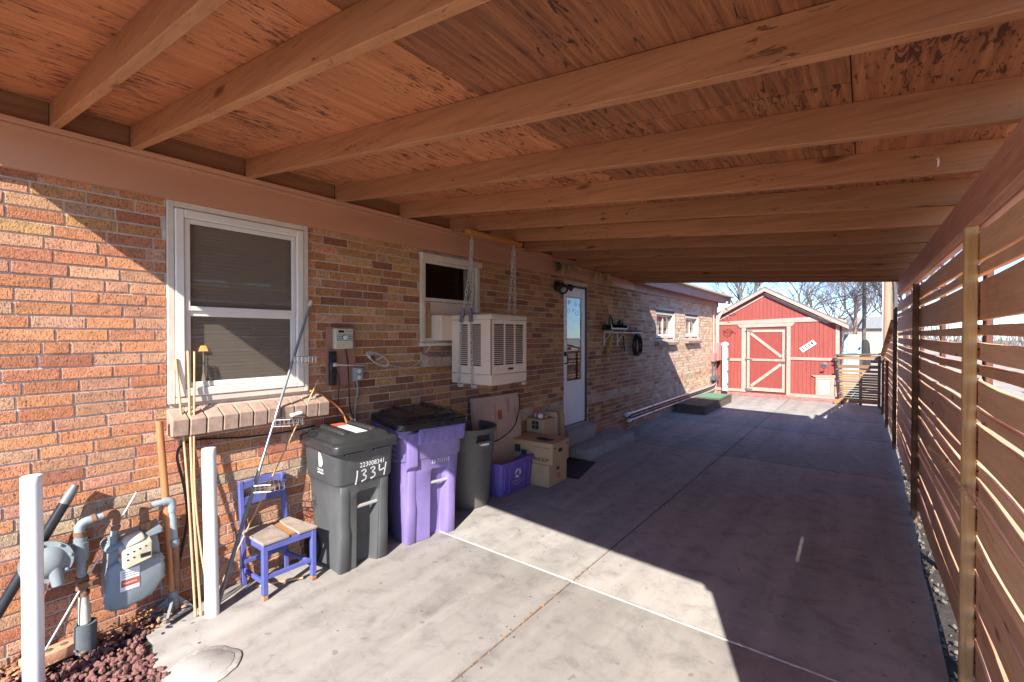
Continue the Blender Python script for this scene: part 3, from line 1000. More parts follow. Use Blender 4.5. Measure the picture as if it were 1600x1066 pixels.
# ---- storm door
D0, D1, DZ0, DZ1 = 5.60, 6.31, .36, 2.45
m = MB()
m.box((WX - .24, D0, DZ0), (WX - .03, D0 + .035, DZ1))
m.box((WX - .24, D1 - .05, DZ0), (WX - .012, D1, DZ1))
m.box((WX - .24, D0 + .035, DZ1 - .03), (WX - .03, D1 - .05, DZ1))
door_fr = m.build("door_frame", 'jamb', house)
dx = WX - .02
dr = MB()
a, b, c, d_ = D0 + .012, D1 - .055, DZ0 + .035, DZ1 - .035
for q in ((a, c, a + .085, d_), (b - .095, c, b, d_), (a + .085, d_ - .14, b - .095, d_), (a + .085, c, b - .095, c + .63)):
    dr.box((dx - .035, q[0], q[1]), (dx, q[2], q[3]))
door = dr.build("storm_door", 'doorwhite', house, bevel=.005)
ga, gb, gc, gd = a + .085, b - .095, c + .63, d_ - .14
gm = gc + (gd - gc) * .50
m = MB()
for q in ((ga, gc, ga + .012, gd), (gb - .012, gc, gb, gd), (ga, gd - .012, gb, gd), (ga, gc, gb, gc + .012), (ga, gm - .012, gb, gm + .012)):
    m.box((dx - .02, q[0], q[1]), (dx + .006, q[2], q[3]))
m.build("glazing_bead", 'doorwhite', door, bevel=.002)
for q0, q1 in ((gc, gm), (gm, gd)):
    m = MB()
    m.box((dx - .014, ga, q0), (dx - .010, gb, q1))
    m.build("pane", 'doorglass', door)
# etched scroll panel at the top of the glass
m = MB()
m.box((dx - .020, ga + .004, gd - .30), (dx - .016, gb - .004, gd - .014))
m.build("etched_panel", 'lace', door)
m = MB()
for (cy, cz, r, t0, t1) in ((ga + .10, gd - .09, .05, 0, 5), (ga + .10, gd - .09, .022, 1, 6), (gb - .16, gd - .10, .04, 2, 7), (ga + .08, gd - .22, .045, 0, 5.4), (gb - .13, gd - .22, .055, 3, 8.2), (ga + .22, gd - .2, .03, 0, 5), (gb - .05, gd - .12, .03, 0, 4.5)):
    m.tube([(dx - .0145, cy + r * (1 - .06 * k) * math.cos(t0 + (t1 - t0) * k / 10), cz + r * (1 - .06 * k) * math.sin(t0 + (t1 - t0) * k / 10)) for k in range(11)], .006, 5)
m.build("scrollwork", 'lacedark', door)
# pale panel added for the bright reflection in the upper glass, shelf edge below
m = MB()
m.box((dx - .19, ga - .05, gm + .02), (dx - .17, gb + .05, gd - .30))
m.build("reflection_panel", 'stucco', door)
m = MB()
m.box((dx - .21, ga - .05, gc + .34), (dx - .10, gb + .05, gc + .38))
m.box((dx - .12, gb - .12, gc), (dx - .10, gb - .10, gm))
m.build("inner_shelf", 'jamb', door)
m = MB()
m.tube(curve_pts([(dx, a + .04, 1.30), (dx + .05, a + .04, 1.31), (dx + .055, a + .04, 1.36), (dx + .05, a + .04, 1.42), (dx, a + .04, 1.43)]), .009, 8)
m.box((dx, a + .022, 1.41), (dx + .03, a + .058, 1.47))
m.build("door_handle", 'blackmetal', door, smooth=40)
m = MB()
m.prism([(WX - .24, .362), (WX + .15, .362), (WX + .15, .30), (WX + .13, .14), (WX - .24, .14)], 'y', D0 - .12, D1 - .005)
m.build("threshold_block", 'step', house, bevel=.01, smooth=40, seg=2)
m = MB()
m.box((WX - .2, D0 + .03, .362), (WX + .01, D1 - .05, .385))
m.build("door_sill", 'outlet', house, bevel=.004)

# step slab
m = MB()
m.box((WX + .02, 5.53, -.02), (-2.955, 7.08, .142))
tag(m.build("step_slab", 'step', bevel=.014, smooth=40, seg=2, origin=(-3.17, 6.3, 0)), "low grey concrete step slab on the driveway below the white door", "step")

# ================================================================== THE CARPORT
car = thing("carport", (-1.5, 4.2, 0), "brown timber carport roof with exposed rafters and plywood deck", "carport")
def zb(x, y):       # underside of the rafters
    zl = 2.786 - .0016 * max(0, y - .5) ** 2 - .002 * max(0, y - 2)
    zr = 2.362 + .0105 * max(0, y - 1)
    t = (x - WX) / (.385 - WX)
    return zl + (zr - zl) * t
RH = .118
raf = [(-.07, 3.2), (.405, .9), (.735, 1.0), (1.352, 1.0), (2.018, .9), (2.655, .4), (3.29, 0), (3.93, 0), (4.57, 0), (5.21, 0), (5.85, 0), (6.49, 0), (7.13, 0), (7.58, 0), (7.95, 0)]
rq = random.Random(5)
XR = .50
def rafter(y0, sk, th=.04):
    tn = math.tan(R(sk))
    m = MB()
    n = 10
    rings = []
    for k in range(n + 1):
        x = WX + .042 + (XR - WX - .042) * k / n
        y = y0 + tn * (x - WX)
        z0 = zb(x, y) + .004 * math.sin(k * .7 + y0 * 5)
        z1 = zb(x, y) + RH + .03 * (k / n) * (1 if False else 0)
        rings.append([(x, y, z0), (x, y + th, z0), (x, y + th, z1 + .012), (x, y, z1 + .012)])
    m.loft(rings)
    return m.build("rafter", 'rafter', car, bevel=.003)
for y0, sk in raf:
    rafter(y0, sk)
# dark blocking boards between the rafters along the house
for k in range(len(raf) - 1):
    m = MB()
    a, b = raf[k][0] + .042, raf[k + 1][0] - .002
    m.hexa([(WX - .0, a, zb(WX, a) - .0), (WX + .04, a, zb(WX, a)), (WX + .04, b, zb(WX, b)), (WX, b, zb(WX, b)),
            (WX, a, zb(WX, a) + RH + .02), (WX + .04, a, zb(WX, a) + RH + .02), (WX + .04, b, zb(WX, b) + RH + .02), (WX, b, zb(WX, b) + RH + .02)])
    m.build("blocking", 'ledger', car)
# plywood deck sheets
xs = [WX, -2.42, -1.24, -.04, .52]
yd = {0: [.0, 1.32, 3.75, 6.18, 8.02], 1: [.0, 2.5, 4.95, 7.4, 8.02], 2: [.0, 1.9, 3.80, 6.2, 8.02], 3: [.0, 2.2, 4.3, 6.7, 8.02]}
for i in range(4):
    for j in range(4):
        x0, x1 = xs[i] + .002, xs[i + 1] - .002
        y0, y1 = yd[i][j] + .002, yd[i][j + 1] - .002
        f0 = lambda x: -.07 + math.tan(R(3.2)) * (x - WX) - .02 if j == 0 else y0
        dz = RH + .010 + rq.uniform(-.001, .001)
        pts = [(x0, f0(x0)), (x1, f0(x1)), (x1, y1), (x0, y1)]
        m = MB()
        m.hexa([(x, y, zb(x, y) + dz) for x, y in pts] + [(x, y, zb(x, y) + dz + .016) for x, y in pts])
        dark = (i, j) in ((2, 0), (2, 1), (1, 3), (3, 2), (2, 2))
        m.build("plywood_sheet", 'deckdark' if dark else ('deckmid' if i == 3 or (i, j) in ((1, 2), (0, 2)) else 'deck'), car)
m = MB()
rings = []
for k in range(13):
    t = k / 12
    ya, yb = -.075 + (8.05 + .075) * t, .14 + (8.05 - .14) * t
    xa, xb2 = WX, XR + .03
    rings.append([(xa, ya, zb(xa, ya) + RH + .030), (xb2, yb, zb(xb2, yb) + RH + .030), (xb2, yb, zb(xb2, yb) + RH + .062), (xa, ya, zb(xa, ya) + RH + .062)])
m.loft(rings)
m.build("roofing", 'roofing', car)
# rear fascia over the last rafter
m = MB()
m.hexa([(WX + .01, 7.995, zb(WX, 8.0) - .012), (XR, 7.995, zb(XR, 8.0) - .012), (XR, 8.02, zb(XR, 8.0) - .012), (WX + .01, 8.02, zb(WX, 8.0) - .012),
        (WX + .01, 7.995, zb(WX, 8.0) + RH + .008), (XR, 7.995, zb(XR, 8.0) + RH + .008), (XR, 8.02, zb(XR, 8.0) + RH + .008), (WX + .01, 8.02, zb(WX, 8.0) + RH + .008)])
m.build("rear_fascia", 'rafter', car)
# beam along the fence: two plies, in two lengths
fx = lambda y: .392 - .0055 * y
for a, b in ((.30, 5.02), (5.024, 8.10)):
    for k in (0, 1):
        m = MB()
        x0 = .0 + k * .049
        p = []
        for y in (a, b):
            zt = zb(fx(y), y) - .002
            p.append([(fx(y) + x0, y, zt - .172), (fx(y) + x0 + .045, y, zt - .172), (fx(y) + x0 + .045, y, zt), (fx(y) + x0, y, zt)])
        m.loft(p)
        m.build("beam", 'beam', car, bevel=.004)
PY = [.40, 1.85, 3.10, 4.62, 6.05, 7.2, 7.98]
for y in PY:
    m = MB()
    x0 = fx(y) + .082
    m.box((x0 - .0, y, -.3), (x0 + .026, y + .09, zb(fx(y), y) - .178))
    m.build("post", 'postred', car, bevel=.004)

# ================================================================== THE TALL FENCE
fen = thing("slat_fence", (.46, 4.5, 0), "tall cedar fence of wide and narrow horizontal boards closing the right side of the carport", "fence")
ROWS = [(2.056, 2.176), (1.984, 2.036), (1.779, 1.962), (1.70, 1.748), (1.587, 1.668), (1.516, 1.562), (1.376, 1.490), (1.302, 1.352), (1.115, 1.280), (1.035, 1.088),
        (.945, 1.012), (.760, .920), (.690, .737), (.600, .668), (.420, .575), (.340, .392), (.255, .318), (.065, .230)]
BAYS = [(.34, 1.62), (1.625, 3.10), (3.105, 5.70), (5.705, 8.90)]
fb = lambda y: fx(y) + .048
rf = random.Random(9)
for bi, (a, b) in enumerate(BAYS):
    for z0, z1 in ROWS:
        if bi < 2 and z0 > 2.0:
            z1 = 2.186
        j0, j1, sag = rf.uniform(-.006, .006), rf.uniform(-.006, .006), rf.uniform(-.012, .006)
        rings = []
        n = 7
        for k in range(n + 1):
            t = k / n
            y = a + (b - a) * t
            dz = j0 + (j1 - j0) * t + sag * 4 * t * (1 - t) + rf.uniform(-.0015, .0015)
            xo = fb(y) + .004 * math.sin(t * 6 + z0 * 9) + rf.uniform(-.001, .001)
            rings.append([(xo, y, z0 + dz), (xo + .027, y, z0 + dz), (xo + .027, y, z1 + dz + rf.uniform(-.002, .002)), (xo, y, z1 + dz + rf.uniform(-.002, .002))])
        m = MB()
        m.loft(rings)
        m.build("board", 'cedar', fen, bevel=.003)
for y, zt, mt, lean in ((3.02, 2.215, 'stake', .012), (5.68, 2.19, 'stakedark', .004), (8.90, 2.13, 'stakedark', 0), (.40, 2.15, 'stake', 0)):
    m = MB()
    x = fx(y)
    m.hexa([(x - .006, y, -.3), (x + .042, y, -.3), (x + .042, y + .05, -.3), (x - .006, y + .05, -.3),
            (x - .006, y - lean, zt), (x + .042, y - lean, zt), (x + .042, y + .05 - lean, zt), (x - .006, y + .05 - lean, zt)])
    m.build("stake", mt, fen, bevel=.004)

# screw heads where the boards meet the stakes
m = MB()
for y in (3.055, 5.715, 8.93, .43):
    for z0, z1 in ROWS:
        for yy in (y - .03, y + .045):
            zz = (z0 + z1) / 2 + rf.uniform(-.01, .01)
            m.cyl((fb(yy) - .0035, yy, zz), (fb(yy) + .004, yy, zz), .005, n=6)
m.build("screw_heads", 'blackmetal', fen, kind="stuff")

# ---- low fence carrying on to the gate
low = thing("low_fence", (.36, 11.5, 0), "low weathered fence of horizontal boards between the tall fence and the gate", "fence")
lx = lambda y: .375 - .009 * (y - 9)
LR = [(.06, .17), (.185, .25), (.27, .40), (.415, .47), (.49, .60), (.62, .68), (.70, .82), (.84, .90), (.92, 1.03), (1.05, 1.11), (1.13, 1.24)]
def lowboard(a, b, z0, z1):
    m = MB()
    d0 = rf.uniform(-.008, .008)
    m.hexa([(lx(a), a, z0 + d0), (lx(a) + .02, a, z0 + d0), (lx(b) + .02, b, z0), (lx(b), b, z0), (lx(a), a, z1 + d0), (lx(a) + .02, a, z1 + d0), (lx(b) + .02, b, z1), (lx(b), b, z1)])
    m.build("board", 'cedar', low, bevel=.003)
for a, b in ((8.96, 10.9), (10.905, 12.6), (12.605, 14.05)):
    for z0, z1 in LR:
        lowboard(a, b, z0, z1)
for z0, z1, b in ((1.26, 1.36, 12.3), (1.38, 1.44, 11.7), (1.46, 1.58, 11.2), (1.60, 1.66, 10.6), (1.68, 1.78, 10.1)):
    lowboard(8.96, b, z0, z1)
m = MB()
m.bar((lx(8.96) - .02, 8.97, 1.93), (lx(12.7) - .02, 12.75, 1.31), .09, .035)
m.build("cap_rail", 'gatewood', low, bevel=.004)
m = MB()
m.bar((lx(12.7) - .01, 12.76, 1.285), (lx(14.0) - .01, 14.05, 1.275), .09, .035)
m.build("cap_rail", 'gatewood', low, bevel=.004)
for y in (10.88, 12.58):
    m = MB()
    m.box((lx(y) - .05, y, -.3), (lx(y) - .005, y + .05, 1.24))
    m.build("stake", 'stakedark', low, bevel=.004)

# ---- gate of narrow slats between shed and fence
gate = thing("slat_gate", (-.15, 14.0, 0), "short weathered gate of narrow horizontal slats between the red shed and the fence", "gate")
gl = lambda z: -.462 - .085 * z
gz = [(.045, .16), (.172, .222), (.232, .278), (.292, .345), (.356, .398), (.408, .456), (.468, .532), (.542, .584), (.594, .654), (.666, .708), (.718, .768), (.800, .862), (.905, .985), (1.115, 1.195)]
for z0, z1 in gz:
    m = MB()
    d0 = rf.uniform(-.006, .006)
    m.hexa([(gl(z0) + .02, 14.0, z0 + d0), (.27, 14.0, z0), (.27, 14.02, z0), (gl(z0) + .02, 14.02, z0 + d0), (gl(z1) + .02, 14.0, z1 + d0), (.27, 14.0, z1), (.27, 14.02, z1), (gl(z1) + .02, 14.02, z1 + d0)])
    m.build("slat", 'gatewood', gate, bevel=.003)
m = MB()
m.bar((gl(1.2) - .02, 13.99, 1.222), (.29, 13.99, 1.262), .08, .04)
m.build("top_rail", 'oldwood', gate, bevel=.004)
for xa, xb_ in ((gl(0), gl(1.2)), (.255, .255), (-.10, -.10)):
    m = MB()
    m.hexa([(xa, 14.021, 0), (xa + .06, 14.021, 0), (xa + .06, 14.06, 0), (xa, 14.06, 0), (xb_, 14.021, 1.215), (xb_ + .06, 14.021, 1.215), (xb_ + .06, 14.06, 1.215), (xb_, 14.06, 1.215)])
    m.build("stile", 'oldwood', gate, bevel=.003)
m = MB()
for z in (.25, .55, .85, 1.08):
    m.box((gl(z) - .03, 13.985, z), (gl(z) + .05, 13.998, z + .035))
m.build("strap", 'hinge', gate)
m = MB()
m.bar((-.60, 13.87, .03), (-.44, 13.96, .12), .05, .08)
tag(m.build("wood_block", 'rawwood', origin=(-.5, 13.9, 0), bevel=.004), "short pale wood offcut lying at the shed corner by the gate", "wood")

# ================================================================== THE SHED
SY = 14.2
shed = thing("red_shed", (-2.17, SY + 1.8, 0), "red wooden shed with pale trim and gable roof at the driveway end", "shed")
SX0, SX1, SC = -3.78, -.56, -2.17
m = MB()
m.prism([(SX0, .10), (SX1, .10), (SX1, 2.06), (SC, 2.97), (SX0, 2.06)], 'y', SY, SY + .05)
m.box((SX0, SY + .05, .10), (SX0 + .05, SY + 3.5, 2.04))
m.box((SX1 - .05, SY + .05, .10), (SX1, SY + 3.5, 2.04))
m.box((SX0, SY + 3.5, .10), (SX1, SY + 3.55, 2.04))
sw = m.build("wall", 'shedred', shed)
# vertical grooved siding: narrow boards standing proud of the wall
x = SX0
m = MB()
rs = random.Random(2)
while x < SX1 - .01:
    w = .092
    x2 = min(x + w, SX1)
    top = lambda q: 2.97 - abs(q - SC) * (2.97 - 2.06) / (SX1 - SC) - .01
    if not (-2.64 < x and x2 < -1.63):
        m.prism([(x + .004, .11), (x2 - .004, .11), (x2 - .004, top(x2)), (x + .004, top(x))], 'y', SY - .010 + rs.uniform(-.001, .001), SY)
    else:
        m.prism([(x + .004, 1.95), (x2 - .004, 1.95), (x2 - .004, top(x2)), (x + .004, top(x))], 'y', SY - .010, SY)
    x = x2
m.build("siding_boards", 'shedred', shed, kind="stuff")
m = MB()
m.box((SX0 - .02, SY - .03, -.1), (SX1 + .02, SY + 3.6, .10))
m.build("foundation", 'shedbase', shed, bevel=.01)
# roof: two slopes with overhang, fascias on the front
sl = (2.97 - 2.06) / (SX1 - SC)
for s in (-1, 1):
    e = SC + s * 1.86
    ze = 2.97 - sl * 1.86
    m = MB()
    m.prism([(SC, 3.005), (e, ze + .035), (e, ze + .075), (SC, 3.05)], 'y', SY - .16, SY + 3.7)
    m.build("roof", 'roofing', shed)
    m = MB()
    m.prism([(SC, 2.915), (e, ze - .055), (e, ze + .033), (SC, 3.003)], 'y', SY - .185, SY - .162)
    m.build("fascia", 'shedtrim', shed, bevel=.003)
    m = MB()
    m.prism([(SC, 2.80), (SC + s * 1.42, 2.80 - sl * 1.42), (SC + s * 1.42, 2.875 - sl * 1.42), (SC, 2.875)], 'y', SY - .032, SY - .011)
    m.build("rake_trim", 'shedtrim', shed, bevel=.003)
    m = MB()
    m.box((min(e, e - s * .28), SY - .155, ze - .10), (max(e, e - s * .28), SY - .0, ze - .03)) if False else m.prism([(SX1 if s > 0 else SX0, 2.02), (e, ze - .10), (e, ze + .03), (SX1 if s > 0 else SX0, 2.10)], 'y', SY - .155, SY + 3.6)
    m.build("eave_box", 'jamb', shed)
def trim(nm, x0, z0, x1, z1, d0=.034, d1=.0105, mt='shedtrim'):
    m = MB()
    m.box((x0, SY - d0, z0), (x1, SY - d1, z1))
    return m.build(nm, mt, shed, bevel=.003)
m = MB()
m.hexa([(-3.78, SY - .034, 2.0), (-.835, SY - .034, 2.075), (-.835, SY - .0105, 2.075), (-3.78, SY - .0105, 2.0), (-3.78, SY - .034, 2.09), (-.835, SY - .034, 2.205), (-.835, SY - .0105, 2.205), (-3.78, SY - .0105, 2.09)])
m.build("header_board", 'shedtrim', shed, bevel=.003)
m = MB()
m.prism([(-.832, 2.03), (-.36, 2.03), (-.36, 2.085), (-.832, 2.225)], 'y', SY - .06, SY - .0105)
m.build("corner_block", 'shedtrim', shed, bevel=.003)
trim("corner_trim", -.585, .11, -.50, 2.03)
trim("corner_trim", -3.80, .11, -3.72, 2.0)
trim("door_trim", -2.757, .12, -2.645, 1.99)
trim("door_trim", -1.655, .10, -1.565, 2.03)
m = MB()
m.prism([(-2.86, 2.0), (-2.80, 1.93), (-1.53, 1.96), (-1.47, 2.05), (-1.47, 2.055), (-2.86, 2.02)], 'y', SY - .040, SY - .0345)
m.build("door_head", 'shedtrim', shed, bevel=.002)
trim("mid_rail", -3.72, .985, -2.76, 1.06)
trim("mid_rail", -1.563, 1.06, -.588, 1.135)
trim("bottom_rail", -3.72, .12, -2.76, .20)
trim("bottom_rail", -1.563, .085, -.588, .165)
# door: planks, frame, braces, hinges
dm = MB()
dm.box((-2.64, SY - .012, .13), (-1.66, SY - .004, 1.93))
dback = dm.build("door_recess", 'jamb', shed)
dm = MB()
dm.box((-2.622, SY - .028, .165), (-1.69, SY - .0125, 1.875))
dl = dm.build("door", 'sheddoor', shed, bevel=.003)
def dt(a, b, w):
    q = MB()
    q.bar((a[0], SY - .037, a[1]), (b[0], SY - .037, b[1]), .018, w)
    q.build("brace", 'shedtrim', dl, bevel=.002)
for q in ((-2.615, .17, -2.545, 1.87), (-1.755, .17, -1.695, 1.87), (-2.543, 1.80, -1.757, 1.87), (-2.543, .17, -1.757, .27)):
    t = MB()
    t.box((q[0], SY - .048, q[1]), (q[2], SY - .0285, q[3]))
    t.build("door_frame", 'shedtrim', dl, bevel=.003)
dt((-2.54, 1.037), (-1.76, 1.037), .06)
dt((-2.52, 1.77), (-1.77, 1.13), .075)
dt((-2.51, .30), (-1.78, .93), .075)
for z in (1.84, 1.04, .21):
    t = MB()
    t.box((-2.66, SY - .056, z - .018), (-2.47, SY - .049, z + .018))
    t.cyl((-2.625, SY - .058, z - .04), (-2.625, SY - .058, z + .04), .012, n=8)
    t.build("hinge", 'hinge', dl)
t = MB()
t.box((-1.745, SY - .06, .96), (-1.68, SY - .049, 1.02))
t.cyl((-1.71, SY - .085, .985), (-1.71, SY - .06, .985), .022, n=12)
t.box((-1.70, SY - .055, 1.10), (-1.665, SY - .049, 1.34))
t.build("latch", 'hinge', dl, smooth=40)
# number board, hung askew
ang = math.atan2(.24, .28)
c0 = Vector((-1.175, SY - .02, 1.43))
u, v = Vector((math.cos(.66), 0, math.sin(.66))), Vector((-math.sin(.66), 0, math.cos(.66)))
sg = thing("number_sign", c0, "small white board with dark house number hung askew on the shed wall", "sign")
m = MB()
hw, hh = .19, .065
pl = [c0 - u * hw - v * hh, c0 + u * hw - v * hh, c0 + u * hw + v * hh, c0 - u * hw + v * hh]
m.add([p + Vector((0, .008, 0)) for p in pl] + [p - Vector((0, .012, 0)) for p in pl], [(0, 1, 2, 3), (7, 6, 5, 4), (1, 0, 4, 5), (2, 1, 5, 6), (3, 2, 6, 7), (0, 3, 7, 4)])
m.build("sign_board", 'inkwhite', sg, bevel=.002)
m = MB()
for k in range(3):
    add_text(m, "1334", c0 - u * (.150 - .006 * k) - v * .045 - Vector((0, .0145 + .0004 * k, 0)), u, v, .092, .29)
m.build("lettering", 'ink', sg)
# round vent, small box and pet door
vent = thing("round_vent", (-.82, SY - .012, .94), "round dark grille fixed to the shed wall above the pet door", "vent")
m = MB()
m.lathe([(.075, 0), (.075, .012), (.062, .016)], (-.82, SY - .011, .94), (0, -1, 0), 20)
m.build("vent_ring", 'hinge', vent, smooth=40)
m = MB()
for k in range(6):
    a = PI * k / 6
    m.bar((-.82 - .06 * math.cos(a), SY - .03, .94 - .06 * math.sin(a)), (-.82 + .06 * math.cos(a), SY - .03, .94 + .06 * math.sin(a)), .005, .008)
m.build("vent_bars", 'jamb', vent)
m = MB()
m.box((-.90, SY - .04, .752), (-.835, SY - .011, .785))
m.cyl((-.84, SY - .03, .775), (-.815, SY - .03, .80), .012, n=8)
tag(m.build("small_latch_box", 'blackmetal', origin=(-.87, SY - .01, .77)), "little black box fixed under the round vent on the shed", "box")
pet = thing("pet_door", (-.82, SY - .01, .2), "white pet door with pale wooden surround low on the shed wall", "pet door")
for q in ((-1.00, .165, -.95, .63), (-.69, .165, -.60, .63), (-.95, .165, -.69, .24), (-.95, .575, -.69, .63)):
    m = MB()
    m.box((q[0], SY - .045, q[1]), (q[2], SY - .012, q[3]))
    m.build("surround", 'shedtrim', pet, bevel=.003)
m = MB()
m.prism([(-1.02, .632), (-.565, .632), (-.565, .70), (-1.105, .672)], 'y', SY - .05, SY - .012)
m.build("surround", 'shedtrim', pet, bevel=.003)
m = MB()
m.box((-.945, SY - .03, .245), (-.695, SY - .014, .57))
m.build("flap", 'white', pet, bevel=.006)
# coil of black wire hung at the left of the shed
m = MB()
m.tube(curve_pts([(-3.25, SY - .05, 1.87), (-3.12, SY - .05, 1.80), (-2.98, SY - .05, 1.83), (-3.10, SY - .06, 1.70), (-3.22, SY - .05, 1.78), (-3.08, SY - .06, 1.90), (-2.90, SY - .05, 1.78)]), .006, 5)
tag(m.build("wire_coil", 'cable', origin=(-3.1, SY - .05, 1.8)), "loose loop of dark wire on the shed wall left of the door", "wire")
# narrow pink gate leaf with blue-grey hinges between house and shed
pg = thing("narrow_gate", (-3.15, 14.02, 0), "narrow pink board gate with steel hinges beside the house corner", "gate")
m = MB()
m.hexa([(-3.235, 14.03, .12), (-3.075, 14.03, .12), (-3.075, 14.06, .12), (-3.235, 14.06, .12), (-3.235, 14.03, 1.42), (-3.075, 14.03, 1.42), (-3.075, 14.06, 1.42), (-3.235, 14.06, 1.42)])
m.build("leaf", 'gatepink', pg, bevel=.004)
m = MB()
m.prism([(-3.25, 1.425), (-3.06, 1.425), (-3.08, 1.50), (-3.16, 1.53), (-3.24, 1.50)], 'y', 14.01, 14.07)
m.build("cap", 'vanwhite', pg, bevel=.006)
for z in (1.38, 1.02, .66, .30):
    m = MB()
    m.box((-3.10, 14.02, z), (-3.02, 14.029, z + .05))
    m.cyl((-3.06, 14.015, z - .02), (-3.06, 14.015, z + .07), .015, n=8)
    m.build("hinge", 'hinge', pg)

# ================================================================== BEYOND THE YARD
def tree(x, y, h, seed, label, spread=.55, tr=.16, depth=5, name="bare_tree"):
    r_ = random.Random(seed)
    t = thing(name, (x, y, -.1), label, "tree", "bare winter trees beyond the shed")
    trunk, crown, twigs = MB(), MB(), MB()
    def grow(p, d_, L, r, lev):
        n = 3
        pts, q, dd = [p], Vector(p), Vector(d_)
        for k in range(n):
            dd = (dd + Vector((r_.gauss(0, .10), r_.gauss(0, .10), r_.gauss(.02, .06)))).normalized()
            q = q + dd * (L / n)
            pts.append(q.copy())
        mb = trunk if lev == 0 else (crown if lev < 3 else twigs)
        mb.tube(pts, [r * (1 - .42 * k / n) for k in range(n + 1)], 7 if lev == 0 else (5 if lev < 3 else 3))
        if lev >= depth:
            return
        kids = 3 if lev == 0 else r_.choice([2, 3, 3])
        for k in range(kids + (2 if lev in (1, 2) else 0)):
            f = r_.uniform(.45, 1.0) if k else 1.0
            i = min(n, max(1, int(round(f * n))))
            ax = Vector((r_.gauss(0, 1), r_.gauss(0, 1), r_.gauss(0, .35))).normalized()
            nd_ = (dd + ax * (spread * r_.uniform(.7, 1.3)) + Vector((0, 0, .10))).normalized()
            grow(pts[i], nd_, L * r_.uniform(.62, .82), r * .58, lev + 1)
    grow(Vector((x, y, -.1)), Vector((0, 0, 1)), h * .30, tr, 0)
    trunk.build("trunk", 'bark', t, smooth=60)
    crown.build("limbs", 'bark', t)
    twigs.build("crown", 'twig', t)
tree(-9.3, 25, 9.5, 4, "bare tree with spreading branches behind the house roof corner", .60, .17, 6)
tree(-5.3, 31, 10.0, 12, "bare tree rising behind the left slope of the shed roof", .60, .18, 6)
tree(-4.0, 38, 9.0, 8, "bare tree behind the right slope of the shed roof", .62, .16, 6)
tree(-2.6, 52, 8.5, 31, "low hazy bare tree between shed roof and thin utility poles", .70, .15, 6)
tree(1.15, 33, 12.5, 6, "tall bare tree standing behind the dark utility pole", .52, .22, 6)
tree(1.6, 58, 11, 41, "far bare tree filling the gap between the dark pole and the thick pole", .62, .15, 6)
tree(2.4, 42, 12, 19, "bare tree partly hidden by the thick utility pole", .55, .20, 6)
tree(-.6, 62, 11, 27, "far bare tree behind the two thin utility poles", .6, .2, 6)

def utility_pole(x, y, r, h, mt, label, extras=True, arms=False):
    t = thing("utility_pole", (x, y, -.1), label, "utility pole", "utility poles beyond the yard")
    m = MB()
    m.tube([(x, y, -.6), (x, y, h * .5), (x + .02, y, h)], [r, r * .93, r * .82], 16)
    m.build("shaft", mt, t, smooth=50)
    if arms:
        m = MB()
        m.box((x - .9, y - .08, h - .8), (x + .9, y + .04, h - .68))
        m.build("cross_arm", mt, t)
        for k in (-.75, -.3, .3, .75):
            m = MB()
            m.lathe([(.03, 0), (.05, .04), (.03, .08), (.05, .12), (.02, .16)], (x + k, y - .02, h - .68), n=8)
            m.build("insulator", 'gasgrey', t)
    if extras:
        m = MB()
        m.tube([(x - r * .9, y - r * .5, 0), (x - r * .9, y - r * .5, h * .9)], .012, 6)
        m.build("ground_wire_cover", 'vanwhite', t)
        m = MB()
        m.cyl((x + r, y - .05, 4.7), (x + r + .16, y - .05, 4.72), .02, n=6)
        m.box((x + r * .8, y - .10, 4.5), (x + r + .03, y + .0, 4.9))
        m.build("bracket", 'hinge', t)
utility_pole(.535, 18.0, .118, 9.5, 'pole', "thick pale brown utility pole just beyond the low fence", True, True)
utility_pole(-.53, 40.0, .115, 4.62, 'pole', "thin orange brown wooden pole right of the shed", False)
utility_pole(-.045, 40.0, .115, 8.8, 'poledark', "thin dark grey utility pole between the orange pole and the thick pole", False, True)
def wire(name, a, b, sag, label, r=.011):
    m = MB()
    m.tube(catenary(a, b, sag, 14), r, 5)
    tag(m.build(name, 'cable', origin=a, smooth=60), label, "wire", "overhead wires")
wire("overhead_wire", (-1.97, 17.9, 3.0), (.50, 18.0, 6.2), .12, "dark overhead wire climbing from the shed roof to the thick pole", .012)
wire("overhead_wire", (-5.2, 39.8, 6.6), (-.2, 40, 8.0), .3, "faint overhead wire in the sky above the shed ridge", .014)
wire("overhead_wire", (-3.15, 13.95, 2.50), (-2.9, 14.18, 2.31), .02, "short black wire looped from the house eave to the shed roof", .007)
wire("overhead_wire", (-3.2, 13.9, 2.44), (-3.05, 14.19, 2.05), .03, "short black wire dropping from the house eave down the shed front", .006)

# pale blue panelled door stood up behind the gate
pd = thing("old_door", (-.27, 16.2, -.1), "pale blue panelled door standing upright behind the slat gate", "door")
m = MB()
m.box((-.475, 16.2, -.1), (-.07, 16.24, 1.74))
m.build("leaf", 'paleblue', pd, bevel=.004)
for a, b in ((1.20, 1.62), (.55, 1.08), (.02, .43)):
    m = MB()
    m.box((-.40, 16.185, a), (-.155, 16.1995, b))
    m.build("panel", 'paleblue', pd, bevel=.012)
m = MB()
m.lathe([(.012, 0), (.012, .03), (.026, .04), (.026, .06), (.01, .07)], (-.105, 16.2, 1.36), (0, -1, 0), 10)
m.build("knob", 'blackmetal', pd, smooth=50)

